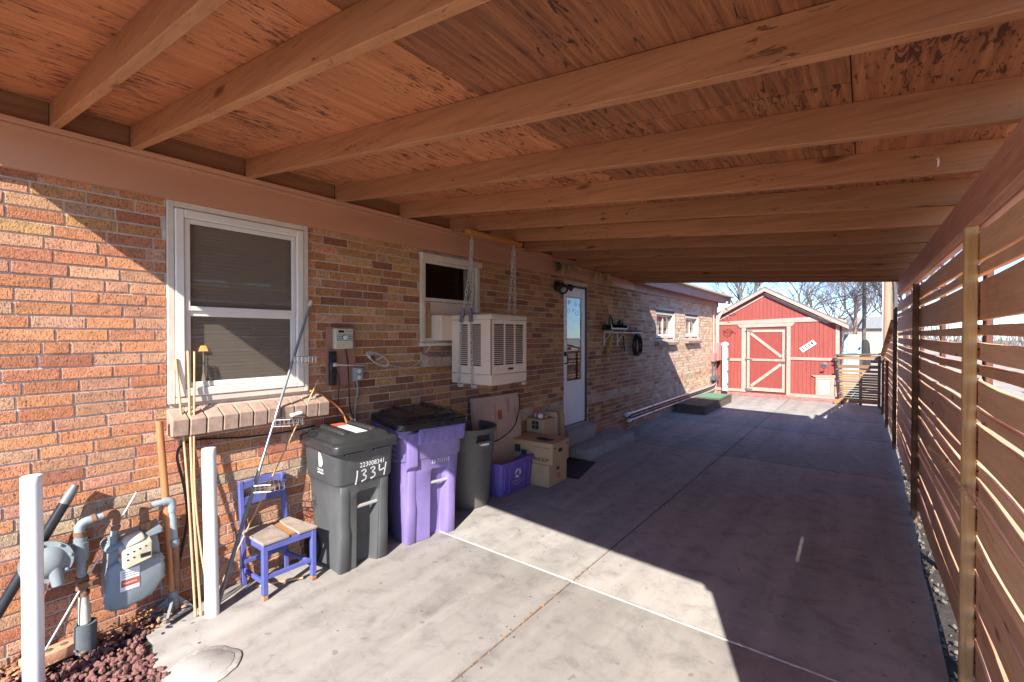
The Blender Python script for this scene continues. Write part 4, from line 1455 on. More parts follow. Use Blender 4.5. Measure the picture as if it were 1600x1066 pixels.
# cream van in the alley, seen end on
van = thing("parked_van", (1.02, 40, -.1), "cream van with white roof parked end-on in the alley beyond the gate", "van")
vx, vy = .92, 38.0
def vr(y, w, z0, z1, wt):
    return [(vx - w, y, z0), (vx + w, y, z0), (vx + w, y, z0 + .6), (vx + wt, y, z1 - .1), (vx + wt - .12, y, z1), (vx - wt + .12, y, z1), (vx - wt, y, z1 - .1), (vx - w, y, z0 + .6)]
m = MB()
m.loft([vr(vy, .86, .25, 1.50, .74), vr(vy + .15, .92, .2, 1.60, .80), vr(vy + 4.0, .92, .2, 1.60, .80), vr(vy + 4.3, .88, .3, 1.5, .75)])
m.build("body", 'vanbody', van, bevel=.03, smooth=40)
m = MB()
m.loft([[(vx - .72, y, 1.60), (vx + .72, y, 1.60), (vx + .70, y, 1.72), (vx + .5, y, 1.78), (vx - .5, y, 1.78), (vx - .70, y, 1.72)] for y in (vy + .1, vy + 4.1)])
m.build("roof", 'vanwhite', van, bevel=.03, smooth=40)
m = MB()
m.box((vx - .60, vy - .02, .95), (vx - .03, vy + .01, 1.42))
m.build("window", 'glass', van)
m = MB()
m.box((vx + .03, vy - .02, .95), (vx + .60, vy + .01, 1.42))
m.build("window", 'glass', van)
for s in (-1, 1):
    m = MB()
    m.box((vx + s * .80 - .06, vy - .03, .60), (vx + s * .80 + .06, vy + .02, .85))
    m.build("tail_light", 'canred', van, bevel=.01)
    for yy in (vy + .8, vy + 3.4):
        m = MB()
        m.cyl((vx + s * .70, yy, .23), (vx + s * .92, yy, .23), .33, n=18)
        m.build("wheel", 'rubber', van, smooth=40)
m = MB()
m.box((vx - .9, vy - .1, .25), (vx + .9, vy - .005, .42))
m.build("bumper", 'hinge', van, bevel=.02)
# dark tarpaulin-covered stack left of the van
tp = MB()
rg = []
rt = random.Random(4)
for k in range(9):
    a = 2 * PI * k / 9
    rg.append((math.cos(a), math.sin(a)))
tp.loft([[(.03 + .22 * c * s, 30 + .25 * q * s, z) for c, q in rg] for s, z in ((1.0, -.1), (1.05, .5), (.95, 1.0), (.8, 1.35), (.4, 1.50))])
tag(tp.build("tarped_pile", 'mat', origin=(.02, 30, -.1), smooth=40), "dark tarp-covered pile standing left of the cream van beyond the gate", "pile")

# distant house with a grey roof
dh = thing("distant_house", (-2, 70, -.1), "distant low house with grey roof seen past the right side of the shed", "house")
m = MB()
m.box((-7, 70, -.2), (5, 78, 2.6))
m.build("wall", 'stucco', dh)
m = MB()
m.prism([(-7.5, 2.6), (5.5, 2.6), (4.5, 4.0), (-6.0, 4.0)], 'y', 69.5, 78.5)
m.build("roof", 'distant', dh)
# brushy tree line closing the horizon
m = MB()
rt = random.Random(15)
for k in range(2600):
    x, y = rt.uniform(-30, 26), rt.uniform(80, 95)
    h = abs(rt.gauss(0, 1.0)) * 1.6 + 2.6 + 1.4 * math.sin(x * .35)
    b0 = Vector((x, y, rt.uniform(-.2, max(.2, h - 2))))
    tip = b0 + Vector((rt.gauss(0, .5), rt.gauss(0, .4), rt.uniform(.8, 2.2)))
    m.tube([b0, tip], [.05, .015], 3)
tag(m.build("distant_brush", 'twig', origin=(0, 85, 0)), "far line of leafless brush closing the horizon", "brush", kind="stuff")

# the neighbour's place beyond the tall fence
nh = thing("neighbour_house", (8, 9, -.1), "pale neighbouring house glimpsed through the gaps of the tall fence", "house")
m = MB()
m.box((6.2, 1.5, -.2), (13, 17, 3.0))
m.build("wall", 'siding', nh)
for k in range(15):
    m = MB()
    m.prism([(6.2, -.05 + k * .2), (6.175, -.05 + k * .2), (6.196, .15 + k * .2), (6.2, .15 + k * .2)], 'y', 1.5, 17)
    m.build("siding_board", 'siding', nh)
m = MB()
m.prism([(5.7, 3.0), (13.5, 3.0), (9.6, 4.9)], 'y', 1.0, 17.5)
m.build("roof", 'distant', nh)
for y in (5.2, 10.5):
    m = MB()
    m.box((6.13, y, 1.0), (6.17, y + 1.3, 2.2))
    w = m.build("window", 'white', nh, bevel=.005)
    m = MB()
    m.box((6.12, y + .07, 1.07), (6.129, y + 1.23, 2.13))
    m.build("pane", 'doorglass', w)

# ================================================================== THINGS ALONG THE WALL
# ---- wheeled carts (front faces local +x, width along y)
def cart(name, loc, rz, label, P):
    t = thing(name, loc, label, "wheelie bin")
    F = frame(loc, R(rz))
    w0, w1, d0, d1, H = P['w0'], P['w1'], P['d0'], P['d1'], P['h']
    body = P['mat']
    def ring(z, notch, grow=0.0, fr=0.0):
        t_ = z / H
        w = (w0 + (w1 - w0) * t_) / 2 + grow
        xf = 0 + (.035 * t_) + grow + fr
        xb = -(d0 + (d1 - d0) * t_) + .035 * t_ - grow
        r = .045
        a, b = w * .26, w * .20
        n0, n1 = P['n0'] * w, P['n1'] * w
        def arc(cx, cy, a0):
            return [(cx + r * math.cos(R(a0 + q)), cy + r * math.sin(R(a0 + q)), z) for q in (0, 30, 60, 90)]
        pts = []
        pts += [(xf, n0, z), (xf - notch, n0 + .018, z), (xf - notch, n1 - .022, z), (xf, n1, z)]
        pts += arc(xf - r, w - r, 0) + arc(xb + r, w - r, 90) + arc(xb + r, -w + r, 180) + arc(xf - r, -w + r, 270)
        return pts
    hz = H * P['hz']
    rings = [ring(0, .055), ring(.02, .07), ring(hz * .35, .085, 0), ring(hz * .55, .075, 0), ring(hz - .02, .06), ring(hz, .002), ring(H * .70, .0), ring(H * .705, .0, .010), ring(H * .955, .0, .012), ring(H * .96, .0, .022), ring(H, .0, .024)]
    m = MB(F)
    m.loft(rings)
    b = m.build("body", body, t, bevel=.005, smooth=35)
    # front corner pillar bulges and lower steps
    for s in (-1, 1):
        m = MB(F)
        yy = s * w0 * .40
        m.loft([[(-.02, yy - .05, z), (.012 * k + .035 * z / H, yy - .035, z), (.012 * k + .035 * z / H, yy + .035, z), (-.02, yy + .05, z)] for z, k in ((.0, 1), (hz * .5, 1.1), (hz * .62, .5), (H * .62, .4), (H * .69, 0))])
        m.build("corner_rib", body, t, bevel=.006, smooth=40)
    # lift bar across the recess
    wz = (w0 + (w1 - w0) * hz / H) / 2
    m = MB(F)
    m.tube([(.0, P['n0'] * wz + .004, hz * .80), (.0, P['n1'] * wz - .006, hz * .80)], .013, 10)
    m.build("lift_bar", 'steel', t, smooth=50)
    # lid
    wl, xf, xb = w1 / 2 + .045, .035 + .055, -d1 + .0
    def lr(z, g, r=.06):
        a, b_, w = xf - g, xb + g, wl - g
        o = []
        for cx, cy, a0 in ((a - r, w - r, 0), (b_ + r, w - r, 90), (b_ + r, -w + r, 180), (a - r, -w + r, 270)):
            o += [(cx + r * math.cos(R(a0 + q)), cy + r * math.sin(R(a0 + q)), z + (xf - cx) * P['tilt']) for q in (0, 30, 60, 90)]
        return o
    m = MB(F)
    m.loft([lr(H - .035, .010), lr(H - .034, 0), lr(H + .018, 0), lr(H + .030, .012), lr(H + .032, .045), lr(H + .060, .062), lr(H + .072, .10), lr(H + .076, .16)])
    lid = m.build("lid", P['lid'], t, bevel=.004, smooth=40)
    m = MB(F)
    for s in (-1, 1):
        m.loft([[(x, s * wl * .42 - .03 * q, H + z + (xf - x) * P['tilt']) for x, z, q in ((xf - .13, .066, 1), (xb + .09, .066, 1))] + [(x, s * wl * .42 + .03 * q, H + z + (xf - x) * P['tilt']) for x, z, q in ((xb + .09, .066, 1), (xf - .13, .066, 1))],
                [(x, s * wl * .42 - .02 * q, H + z + (xf - x) * P['tilt']) for x, z, q in ((xf - .145, .092, 1), (xb + .10, .092, 1))] + [(x, s * wl * .42 + .02 * q, H + z + (xf - x) * P['tilt']) for x, z, q in ((xb + .10, .092, 1), (xf - .145, .092, 1))]])
    m.build("lid_rib", P['lid'], lid, bevel=.006, smooth=40)
    for s in (-1, 1):
        m = MB(F)
        m.box((xf - .10, s * wl * .42 - .07, H - .052), (xf - .004, s * wl * .42 + .07, H - .036))
        m.build("lid_lip", P['lid'], lid, bevel=.004)
    # rear handle and wheels
    m = MB(F)
    m.tube([(xb - .005, -wl * .8, H - .02), (xb - .05, -wl * .8, H - .01), (xb - .05, wl * .8, H - .01), (xb - .005, wl * .8, H - .02)], .014, 8)
    m.build("rear_handle", body, t, smooth=40)
    for s in (-1, 1):
        m = MB(F)
        yy = s * (w0 / 2 + .012)
        m.lathe([(.11, -.022), (.122, -.012), (.122, .012), (.11, .022)], (-d0 - .02, yy, .122), (0, 1, 0), 24)
        wh = m.build("wheel", 'rubber', t, smooth=40)
        m = MB(F)
        m.lathe([(.072, -.024), (.06, -.0235), (.03, -.0235), (.02, -.028)] if s < 0 else [(.072, .024), (.06, .0235), (.03, .0235), (.02, .028)], (-d0 - .02, yy, .122), (0, 1, 0), 16)
        m.build("hub", 'black', wh, smooth=40)
    return t, F

PB = dict(w0=.395, w1=.455, d0=.36, d1=.49, h=.905, mat='cartblack', lid='cartlid', n0=-.30, n1=.52, hz=.62, tilt=.035)
bin1, F1 = cart("wheelie_bin", (-2.93, 1.985, 0), -3, "dark grey wheelie bin with 1334 handwritten on its front", PB)
PP = dict(w0=.47, w1=.575, d0=.36, d1=.50, h=.975, mat='cartpurple', lid='black', n0=-.05, n1=.60, hz=.60, tilt=.045)
bin2, F2 = cart("wheelie_bin", (-2.875, 2.60, 0), -12, "purple wheelie bin with a black lid beside the dark grey bin", PP)
# shelf of ribs under the purple rim
m = MB(F2)
H, w1 = PP['h'], PP['w1']
m.loft([[(-.02, -w1 * .28, z), (x, -w1 * .28, z), (x, w1 * .50, z), (-.02, w1 * .50, z)] for x, z in ((.048, H - .165), (.075, H - .155), (.090, H - .045), (.085, H - .02))])
m.build("front_collar", 'cartpurple', bin2, bevel=.006, smooth=40)
m = MB(F2)
for k in range(7):
    y = -w1 * .22 + k * w1 * .11
    m.loft([[(.07, y - .004, z), (x, y - .004, z), (x, y + .004, z), (.07, y + .004, z)] for x, z in ((.088, H - .150), (.100, H - .10), (.103, H - .045))])
m.build("collar_ribs", 'cartpurple', bin2)
m = MB(F2)
m.loft([[(-.05, -w1 * .44, z), (x, -w1 * .42, z), (x, -w1 * .27, z), (-.05, -w1 * .25, z)] for x, z in ((.02, .60), (.062, .645), (.060, H - .06))])
m.build("corner_bulge", 'cartpurple', bin2, bevel=.012, smooth=40, seg=2)
m = MB(F2)
m.loft([[(-.44, -w1 * .5 - .012 - g, z), (.05, -w1 * .5 - .012 - g, z), (.05, -w1 * .5 + .03, z), (-.44, -w1 * .5 + .03, z)] for g, z in ((.0, H - .09), (.028, H - .06), (.032, H - .005))])
m.build("side_flange", 'cartpurple', bin2, bevel=.006, smooth=40)

# print on the dark bin
def strokes(mb, lines, o, ux, uy, w, h, r, nrm):
    """painted strokes as thin flat ribbons"""
    o, ux, uy, nrm = Vector(o), Vector(ux).normalized(), Vector(uy).normalized(), Vector(nrm).normalized()
    for ln in lines:
        p = curve_pts([o + ux * (a * w) + uy * (b * h) for a, b in ln], 5)
        for i in range(len(p) - 1):
            t = (p[i + 1] - p[i])
            if t.length < 1e-6:
                continue
            t.normalize()
            s = t.cross(nrm) * r
            e = t * (r * .5)
            mb.add([p[i] - s - e, p[i] + s - e, p[i + 1] + s + e, p[i + 1] - s + e], [(0, 1, 2, 3)])
n0 = Vector((math.cos(R(0)), 0, 0))
H = PB['h']
sl_ = .035 / H
fz = lambda z: .035 * z / H + .0115
up = Vector((sl_, 0, 1)).normalized()
m = MB(F1)
add_text(m, "223008341", (.035 * .742 / H + .0125, -.055, .742), (0, 1, 0), up, .036, .20)
m.build("serial_number", 'inkwhite', bin1)
m = MB(F1)
three = [(0, .9), (.35, 1.0), (.62, .82), (.25, .56), (.62, .40), (.55, .12), (0, 0)]
L4 = [[(0, 1.0), (-.02, .5), (-.10, -.12)], [(.28 + a * .42, b) for a, b in three], [(.86 + a * .42, b + .06) for a, b in three], [(1.42, 1.12), (1.44, .62), (1.72, .68)], [(1.86, 1.18), (1.80, .6), (1.74, .10)]]
strokes(m2 := MB(F1), L4, (.035 * .66 / H + .0022 + .0105, -.075, .640), (0, 1, 0), up, .128, .082, .0055, (1, 0, -sl_))
m2.build("handwritten_number", 'inkwhite', bin1)
# emblem and city name on the left side
yl = lambda z: -((PB['w0'] + (PB['w1'] - PB['w0']) * z / H) / 2) - .0125
ups = Vector((0, yl(1) - yl(0), 1)).normalized()
m = MB(F1)
sx, szz = -.225, .745
pl = [(0, 0), (.035, .002), (.052, .02), (.058, .05), (.05, .085), (.03, .115), (.004, .125), (0, .06)]
def onside(a, b):
    return (sx + a, yl(szz + b), szz + b)
m.add([onside(a + .01, b * .85) for a, b in pl], [tuple(range(len(pl)))])
add_text(m, "DENVER", onside(-.012, -.032), (1, 0, 0), ups, .020, .085)
m.add([onside(-.012, -.049), onside(.073, -.049), onside(.073, -.040), onside(-.012, -.040)], [(0, 1, 2, 3)])
m.build("emblem", 'inkwhite', bin1)
m = MB(F1)
for a, b, w, h in ((.022, .022, .010, .012), (.040, .022, .010, .012), (.030, .048, .014, .006)):
    m.add([(sx + a, yl(szz + b) - .0008, szz + b), (sx + a + w, yl(szz + b) - .0008, szz + b), (sx + a + w, yl(szz + b + h) - .0008, szz + b + h), (sx + a, yl(szz + b + h) - .0008, szz + b + h)], [(0, 1, 2, 3)])
m.build("emblem_detail", 'cartblack', bin1)
# long sticker on the lid
m = MB(F1)
zt = lambda x: H + .0775 + (.09 - x) * PB['tilt']
m.hexa([(-.30, -.045, zt(-.30)), (-.02, -.045, zt(-.02)), (-.02, .045, zt(-.02)), (-.30, .045, zt(-.30)), (-.30, -.045, zt(-.30) + .002), (-.02, -.045, zt(-.02) + .002), (-.02, .045, zt(-.02) + .002), (-.30, .045, zt(-.30) + .002)])
m.build("lid_label", 'inkwhite', bin1)
m = MB(F1)
m.hexa([(-.40, -.05, zt(-.40)), (-.302, -.05, zt(-.302)), (-.302, .05, zt(-.302)), (-.40, .05, zt(-.40)), (-.40, -.05, zt(-.40) + .002), (-.302, -.05, zt(-.302) + .002), (-.302, .05, zt(-.302) + .002), (-.40, .05, zt(-.40) + .002)])
m.build("lid_label", 'inkred', bin1)
# print on the purple bin
H = PP['h']
m = MB(F2)
add_text(m, "10 711118", (.035 * .66 / H + .010, -.01, .632), (0, 1, 0), (.035 / H, 0, 1), .036, .17)
m.build("serial_number", 'inkwhite', bin2)
yl2 = lambda z: -((PP['w0'] + (PP['w1'] - PP['w0']) * z / H) / 2) - .0135
m = MB(F2)
for k, s in enumerate(("cled", "ables", "city", "hours")):
    z = .82 - k * .05
    add_text(m, s, (-.13, yl2(z), z), (1, 0, 0), (0, yl2(1) - yl2(0), 1), .026, .085 if k != 2 else .06)
m.build("side_print", 'inkwhite', bin2)

# ---- round grey can
can = thing("round_bin", (-3.20, 3.40, 0), "open round dark grey rubbish can between the purple bin and purple tote", "bin")
m = MB()
c = (-3.20, 3.40, 0)
prof = [(.205, 0), (.215, .02), (.232, .44), (.246, .45), (.250, .60), (.268, .64), (.272, .80), (.292, .805), (.294, .84), (.286, .845), (.276, .835), (.262, .62), (.240, .44), (.2, .03)]
prof = [(r_, z_ * .935) for r_, z_ in prof]
m.lathe(prof, c, n=40, cap0=True, cap1=True)
m.build("body", 'cangrey', can, smooth=35)
for a in (-14, 166):
    F = frame(c, R(a))
    m = MB(F)
    m.box((.262, -.085, .655), (.305, .085, .677))
    m.box((.262, -.085, .677), (.275, -.07, .715))
    m.box((.262, .07, .677), (.275, .085, .715))
    h = m.build("handle", 'cangrey', can, bevel=.006)
    m = MB(F)
    m.box((.268, -.068, .679), (.2750, .068, .728))
    m.build("handle_recess", 'ink', h)
m = MB(frame(c, R(-14)))
m.box((.262, -.04, .632), (.296, .05, .652))
m.build("handle_label", 'inkwhite', can)

# ---- purple tote
tote = thing("recycling_tote", (-3.16, 3.95, 0), "low open purple recycling tote with white recycling mark on its side", "tote")
x0, x1, y0, y1, TH = -3.34, -2.985, 3.67, 4.23, .36
m = MB()
def tr(z, g, r=.03):
    o = []
    for cx, cy, a0 in ((x1 + g - r, y1 + g - r, 0), (x0 - g + r, y1 + g - r, 90), (x0 - g + r, y0 - g + r, 180), (x1 + g - r, y0 - g + r, 270)):
        o += [(cx + r * math.cos(R(a0 + q)), cy + r * math.sin(R(a0 + q)), z) for q in (0, 30, 60, 90)]
    return o
m.loft([tr(0, -.02), tr(.01, -.014), tr(TH - .045, .008), tr(TH - .044, .022), tr(TH, .026), tr(TH, .014), tr(TH - .03, .002), tr(.02, -.022)])
m.build("body", 'totepurple', tote, bevel=.003, smooth=35)
for y in (y0 + .06, y0 + .15, y1 - .15, y1 - .06):
    m = MB()
    m.hexa([(x1 - .02, y - .008, .02), (x1 - .006, y - .008, .02), (x1 - .006, y + .008, .02), (x1 - .02, y + .008, .02), (x1, y - .008, .31), (x1 + .013, y - .008, .31), (x1 + .013, y + .008, .31), (x1, y + .008, .31)])
    m.build("side_rib", 'totepurple', tote, bevel=.003)
for x in (x0 + .08, x0 + .18, x1 - .08):
    m = MB()
    m.hexa([(x - .008, y0 + .006, .02), (x + .008, y0 + .006, .02), (x + .008, y0 + .02, .02), (x - .008, y0 + .02, .02), (x - .008, y0 - .013, .31), (x + .008, y0 - .013, .31), (x + .008, y0, .31), (x - .008, y0, .31)])
    m.build("side_rib", 'totepurple', tote, bevel=.003)
m = MB()
sx = lambda z: x1 - .014 + .022 * z / .315 + .002
c2 = Vector((0, 3.955, .205))
for k in range(3):       # three chasing arrows
    a0 = R(90 + 120 * k)
    def P2(r, a):
        return Vector((sx(c2.z + r * math.sin(a)), c2.y + r * math.cos(a) * 1.05, c2.z + r * math.sin(a)))
    o, i_, n = .052, .027, 5
    a1, a2 = a0 + R(18), a0 + R(92)
    vs = [P2(o, a1 + (a2 - a1) * q / n) for q in range(n + 1)] + [P2(i_, a2 - (a2 - a1) * q / n) for q in range(n + 1)]
    for q in range(n):
        m.add([vs[q], vs[q + 1], vs[2 * n - q], vs[2 * n + 1 - q]], [(0, 1, 2, 3)])
    m.add([P2(o + .013, a1), P2(i_ - .013, a1), P2((o + i_) / 2, a1 - R(26))], [(0, 1, 2)])
m.build("recycling_mark", 'inkwhite', tote)
m = MB()
add_text(m, "DENVER RECYCLES", (sx(.118), 3.87, .118), (0, 1, 0), (.07, 0, 1), .016, .17)
add_text(m, "denvergov.org/recycle", (sx(.092), 3.88, .092), (0, 1, 0), (.07, 0, 1), .013, .15)
add_text(m, "311", (sx(.07), 3.935, .070), (0, 1, 0), (.07, 0, 1), .012, .04)
m.build("lettering", 'inkwhite', tote)

# ---- cardboard
def flat_text_y(mb, s, x, y, z, h, w):   # on a face looking towards -y
    add_text(mb, s, (x, y, z), (1, 0, 0), (0, 0, 1), h, w)
b1 = thing("cardboard_box", (-2.92, 4.46, 0), "plain brown cardboard box on the concrete, lower of the stack of two", "box")
F = frame((-2.772, 4.253, 0), R(3))
m = MB(F)
m.box((-.30, 0, 0), (0, .415, .25))
m.build("carton", 'card', b1, bevel=.004)
m = MB(F)
m.box((-.001, .165, .165), (.0015, .235, .195))
m.build("hand_hole", 'ink', b1, bevel=.0)
m = MB(F)
m.tube([(.0015, .22 + .03 * math.cos(q * .52), .09 + .03 * math.sin(q * .52)) for q in range(12)], .005, 4, True)
m.box((0, .212, .075), (.002, .228, .105))
m.build("round_stamp", 'inkred', b1)

b2 = thing("cardboard_box", (-3.05, 4.47, .253), "brown cardboard box marked BEEF lying across the top of the plain box", "box")
F = frame((-2.735, 4.262, .253), R(4))
m = MB(F)
m.hexa([(-.62, 0, 0), (0, 0, 0), (0, .40, 0), (-.62, .40, 0), (-.625, -.004, .238), (.004, -.004, .238), (.004, .405, .238), (-.625, .405, .238)])
m.build("carton", 'card', b2, bevel=.005)
for q in (([-.625, -.004, .2395], [.004, -.004, .2395], [.0, .205, .252], [-.62, .20, .246]), ([-.62, .205, .240], [0, .208, .240], [.004, .405, .241], [-.625, .405, .241])):
    m = MB(F)
    m.add(list(q) + [[p[0], p[1], p[2] + .004] for p in q], [(0, 3, 2, 1), (4, 5, 6, 7), (0, 1, 5, 4), (1, 2, 6, 5), (2, 3, 7, 6), (3, 0, 4, 7)])
    m.build("flap", 'card', b2)
m = MB(F)
m.box((-.50, -.0055, .10), (-.42, .0, .185))
m.box((-.41, -.0045, .075), (-.335, .0, .135))
m.build("print_block", 'inkgreen', b2)
m = MB(F)
flat_text_y(m, "BEEF", -.235, -.0035, .032, .040, .195)
flat_text_y(m, "Keep Frozen - Best by", -.245, -.0045, .180, .018, .215)
m.build("lettering", 'ink', b2)
m = MB(F)
m.box((.0, .14, .125), (.0052, .23, .165))
m.box((.0, .05, .17), (.0055, .075, .19))
m.box((.0, .33, .18), (.0055, .36, .20))
m.build("hand_hole", 'ink', b2)
m = MB(F)
m.prism([(-.26, .09), (-.12, .06), (-.05, .14), (-.15, .15), (-.2, .18), (-.28, .15)], 'z', .253, .262)
tag(m.build("dark_scrap", 'ink', origin=(-2.9, 4.4, .5)), "crumpled dark scrap lying on top of the BEEF box", "scrap")

b3 = thing("cardboard_box", (-3.27, 4.85, .0), "small tan cardboard box with a green square print behind the BEEF box", "box")
m = MB()
m.box((-3.385, 4.68, 0), (-3.13, 4.98, .40))
m.build("carton", 'card', b3, bevel=.004)
m = MB()
m.box((-3.383, 4.67, .404), (-3.12, 4.985, .66))
m.build("upper_carton", 'card', b3, bevel=.004)
m = MB()
m.box((-3.30, 4.6675, .535), (-3.20, 4.672, .635))
m.build("print_block", 'inkgreen', b3)
m = MB()
m.box((-3.252, 4.6665, .54), (-3.248, 4.668, .63))
m.box((-3.295, 4.6665, .585), (-3.205, 4.668, .589))
m.build("print_lines", 'card', b3)
cb = thing("drink_can", (-3.27, 4.76, .662), "small red and white can lying on the tan box", "can")
m = MB()
ax = Vector((.9, -.35, 0)).normalized()
cc = Vector((-3.30, 4.76, .695))
m.lathe([(.024, 0), (.032, .008), (.032, .045)], cc, ax, 16)
m.lathe([(.032, .085), (.032, .108), (.026, .118)], cc, ax, 16)
m.build("white_band", 'inkwhite', cb, smooth=40)
m = MB()
m.lathe([(.0325, .045), (.0325, .085)], cc, ax, 16)
m.build("red_band", 'canred', cb, smooth=40)
# folded flat cartons stood on edge
fo = [(4.80, -3.17, .69, 'card'), (4.90, -3.10, .72, 'cardpink'), (5.06, -3.10, .71, 'card')]
labs = ["folded cardboard sheet on edge, nearest the tan box", "middle folded cardboard sheet standing on edge by the step", "folded cardboard sheet on edge against the concrete step"]
for (y, x, h, mt), lb in zip(fo, labs):
    m = MB()
    zb0 = .145 if y > 5.53 else 0
    for k in range(2):
        m.hexa([(-3.37, y + k * .03, zb0), (x, y + k * .03 + .01, zb0), (x, y + k * .03 + .034, zb0), (-3.37, y + k * .03 + .024, zb0),
                (-3.37, y + .02 + k * .03, h - k * .03), (x - .01, y + .03 + k * .03, h - k * .03), (x - .01, y + .052 + k * .03, h - k * .03), (-3.37, y + .044 + k * .03, h - k * .03)])
    tag(m.build("folded_carton", mt, origin=((x - 3.37) / 2, y, 0), bevel=.002), lb, "cardboard", "folded cardboard sheets by the step")
# large flat carton leaning on the wall
fb_ = thing("flat_carton", (-3.30, 4.0, 0), "large flat pale cardboard carton leaning on the wall behind the round can", "box")
m = MB()
m.hexa([(-3.27, 3.60, 0), (-3.22, 3.60, 0), (-3.22, 4.41, 0), (-3.27, 4.41, 0), (-3.37, 3.60, 1.02), (-3.315, 3.60, 1.025), (-3.315, 4.41, 1.015), (-3.37, 4.41, 1.01)])
m.build("carton", 'cardpink', fb_, bevel=.004)
fxx = lambda z: -3.22 - .095 * z / 1.02 + .0016
m = MB()
def rect(y, z, w, h):
    m.add([(fxx(z), y, z), (fxx(z), y + w, z), (fxx(z + h), y + w, z + h), (fxx(z + h), y, z + h)], [(0, 1, 2, 3)])
rect(4.16, .80, .045, .17)
rect(3.66, .66, .05, .12)
rect(4.30, .70, .03, .16)
rect(3.935, .50, .016, .40)
m.build("print_block", 'elec', fb_)
m = MB()
rect(3.985, .745, .075, .105)
m.build("orange_print", 'inkred', fb_)
m = MB()
m.tube(curve_pts([(-3.31, 4.40, 1.0), (-3.27, 4.37, .88), (-3.245, 4.30, .76), (-3.215, 4.20, .66), (-3.20, 4.06, .595), (-3.18, 3.86, .555), (-3.2, 3.7, .54)]), .007, 6)
tag(m.build("loose_cable", 'cable', origin=(-3.2, 4, .6), smooth=60), "black cable draped over the flat pale carton", "cable")
# doormat
m = MB()
m.hexa([(-3.18, 4.70, .001), (-2.665, 4.72, .001), (-2.835, 5.49, .001), (-3.3, 5.47, .001), (-3.18, 4.70, .012), (-2.665, 4.72, .012), (-2.835, 5.49, .012), (-3.3, 5.47, .012)])
tag(m.build("doormat", 'mat', origin=(-3, 5.1, 0), bevel=.003), "flat black doormat on the concrete in front of the step slab", "mat")

# ---- child's blue chair
ch = thing("child_chair", (-3.2, 1.46, 0), "small worn blue wooden child's chair by the wall", "chair")
def leg(p0, p1, w=.034, mt='blue'):
    m = MB()
    m.bar(p0, p1, w, w, (1, 0, 0))
    return m.build("leg", mt, ch, bevel=.004)
FL, FR_, BL, BR = (-3.040, 1.325), (-3.030, 1.645), (-3.335, 1.318), (-3.325, 1.60)
for (x, y) in (FL, FR_):
    o = leg((x, y, .03), (x, y, .355))
    m = MB()
    m.bar((x, y, 0), (x, y, .03), .035, .035, (1, 0, 0))
    m.build("bare_foot", 'rawwood', o, bevel=.004)
for (x, y) in (BL, BR):
    leg((x, y, 0), (x - .012, y, .36), .032)
    m = MB()
    m.bar((x - .012, y, .36), (x - .045, y, .70 if y < 1.5 else .705), .032, .03, (1, 0, 0))
    m.build("back_post", 'blue', ch, bevel=.005)
m = MB()
m.loft([[(-3.372 - .012 * math.sin(PI * k / 6), 1.318 + .282 * k / 6, z0 + .012 * math.sin(PI * k / 6)), (-3.358 - .012 * math.sin(PI * k / 6), 1.318 + .282 * k / 6, z0 + .012 * math.sin(PI * k / 6)), (-3.366 - .012 * math.sin(PI * k / 6), 1.318 + .282 * k / 6, .69 + .02 * math.sin(PI * k / 6) ** 2), (-3.38 - .012 * math.sin(PI * k / 6), 1.318 + .282 * k / 6, .69 + .02 * math.sin(PI * k / 6) ** 2)] for k, z0 in enumerate([.64] * 7)])
m.build("back_rail", 'blue', ch, bevel=.003)
m = MB()
m.loft([[(-3.363 - .01 * math.sin(PI * k / 6), 1.318 + .282 * k / 6, .535), (-3.348 - .01 * math.sin(PI * k / 6), 1.318 + .282 * k / 6, .535), (-3.356 - .01 * math.sin(PI * k / 6), 1.318 + .282 * k / 6, .59), (-3.371 - .01 * math.sin(PI * k / 6), 1.318 + .282 * k / 6, .59)] for k in range(7)])
m.build("back_rail", 'blue', ch, bevel=.003)
for a, b, w, h in (((-3.032, 1.33, .335), (-3.025, 1.64, .335), .018, .045), ((-3.34, 1.32, .33), (-3.34, 1.60, .33), .018, .045), ((-3.33, 1.318, .335), (-3.04, 1.325, .335), .018, .045), ((-3.33, 1.602, .335), (-3.03, 1.645, .335), .018, .045)):
    m = MB()
    m.bar(a, b, w, h)
    m.build("apron", 'blue', ch, bevel=.003)
for a, b in (((-3.035, 1.33, .145), (-3.028, 1.64, .145)), ((-3.33, 1.318, .11), (-3.04, 1.325, .11)), ((-3.33, 1.60, .12), (-3.03, 1.645, .12)), ((-3.332, 1.32, .16), (-3.328, 1.60, .16))):
    m = MB()
    m.bar(a, b, .02, .028)
    m.build("stretcher", 'blue', ch, bevel=.003)
m = MB()
m.prism([(-3.345, 1.30), (-3.015, 1.305), (-3.015, 1.475), (-3.30, 1.485), (-3.345, 1.44)], 'z', .358, .376)
m.build("seat", 'seatworn', ch, bevel=.003)
m = MB()
m.prism([(-3.20, 1.535), (-3.010, 1.535), (-3.010, 1.668), (-3.345, 1.625), (-3.345, 1.55)], 'z', .358, .377)
m.build("seat", 'seatworn', ch, bevel=.003)
m = MB()
m.prism([(-3.34, 1.44), (-3.305, 1.487), (-3.05, 1.478), (-3.05, 1.533), (-3.2, 1.533), (-3.34, 1.548)], 'z', .352, .366)
m.build("seat_gap_board", 'rawwood', ch)
m = MB()
m.bar((-3.25, 1.36, .004), (-3.08, 1.60, .02), .018, .012)
tag(m.build("wood_strip", 'bamboo', origin=(-3.1, 1.5, 0)), "thin pale strip of wood lying under the blue chair", "wood")

